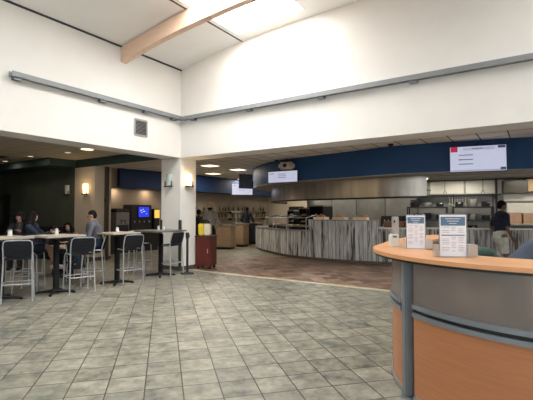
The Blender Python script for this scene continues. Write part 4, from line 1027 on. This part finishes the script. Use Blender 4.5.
# chair with a grey green jacket inside the desk
p = W(2.28, 4.35)
t = thing('office_chair', 'office chair draped in a grey green jacket behind the desk top', 'chair', (*p, 0), TH + R_(10))
MB().box((0, 0, .5), (.48, .46, .07), bev=.03).build('seat', BLACK, t)
voxel(MB().box((0, 0, .93), (.34, .07, .42), bev=.03).ell((0, 0, 1.12), (.16, .075, .075)).ell((-.15, 0, 1.07), (.08, .07, .08)).ell((.16, 0, 1.03), (.07, .07, .09)), 'jacket', C_GRN, t, .018)
MB().bb(-.03, .03, .0, .03, .5, .8).build('back_stem', BLACKM, t)
MB().tube([(0, 0, .1), (0, 0, .48)], .03, 10).build('gas_lift', BLACKM, t)
for k in range(5):
    a = k * 2 * pi / 5; MB().tube([(0, 0, .11), (.27 * cos(a), .27 * sin(a), .07)], [.025, .018], 8).ell((.27 * cos(a), .27 * sin(a), .03), (.03, .03, .03)).build('leg', BLACKM, t)

# ------------------------------------------------------------ lights
def area(name, loc, sx, sy, e, c, rot=(0, 0, 0), spread=180):
    l = bpy.data.lights.new(name, 'AREA'); l.shape = 'RECTANGLE'; l.size = sx; l.size_y = sy; l.energy = e; l.color = c
    l.spread = R_(spread)
    o = bpy.data.objects.new(name, l); COL.objects.link(o); o.location = loc; o.rotation_euler = rot; return o
def point(name, loc, e, c, r=.06):
    l = bpy.data.lights.new(name, 'POINT'); l.energy = e; l.color = c; l.shadow_soft_size = r
    o = bpy.data.objects.new(name, l); COL.objects.link(o); o.location = loc; return o
for loc in ((-.40 , -.16, 2.42),): pass
point('lamp_pillar', (.16, .28, 2.5), 3.0, (1, .68, .35))
point('lamp_cream', (-4.45, YG - .18, 2.4), 5.0, (1, .66, .33))
for x, y in ((-2.32, 3.82), (-2.31, 5.54), (-4.3, 6.27), (-5.0, 9.6)): area('ceiling_and_fill_lamp', (x, y, ZD - .03), .5, .5, 40, (1, .86, .70))
area('ceiling_and_fill_lamp', (-2.5, -1.15, ZD - .03), .3, .3, 12, (1, .78, .52))
for x, y in ((-7.3, -1.15), (-5.3, -1.3), (-3.55, -1.1)): area('ceiling_and_fill_lamp', (x, y, ZD - .03), .15, .15, 5, (1, .8, .6))
# kitchen lamps below the soffit
for x, e in ((-1.2, 22), (.5, 22), (2.6, 20), (4.8, 26), (6.6, 34), (8.6, 30)):
    (p, r) = on(FA, x, 2.2); area('kitchen_lamp', (p[0], p[1], 2.58), .9, .25, e, (1, .93, .8), (0, 0, r))
for x, y in ((-3.6, 12.4), (-1.5, 12.4)): area('ceiling_and_fill_lamp', (x, y, ZD - .03), .5, .5, 30, (1, .86, .68))  # no fixture here: lamps added to brighten the far back wall
# spot downlights over the drinks machines wall
for y in (2.3, 3.9): area('wall_washer', (-5.85, y, ZD - .8), .12, .12, 7, (1, .75, .5))
w = bpy.data.worlds.new('world'); SC.world = w; w.use_nodes = True
w.node_tree.nodes['Background'].inputs[0].default_value = (.75, .85, 1, 1); w.node_tree.nodes['Background'].inputs[1].default_value = 1.0
SC.view_settings.view_transform = 'Standard'; SC.view_settings.look = 'None'; SC.view_settings.gamma = 1; SC.view_settings.exposure = -.22
SC.view_settings.use_curve_mapping = False
SC.cycles.max_bounces = 8; SC.cycles.diffuse_bounces = 5; SC.cycles.use_denoising = True
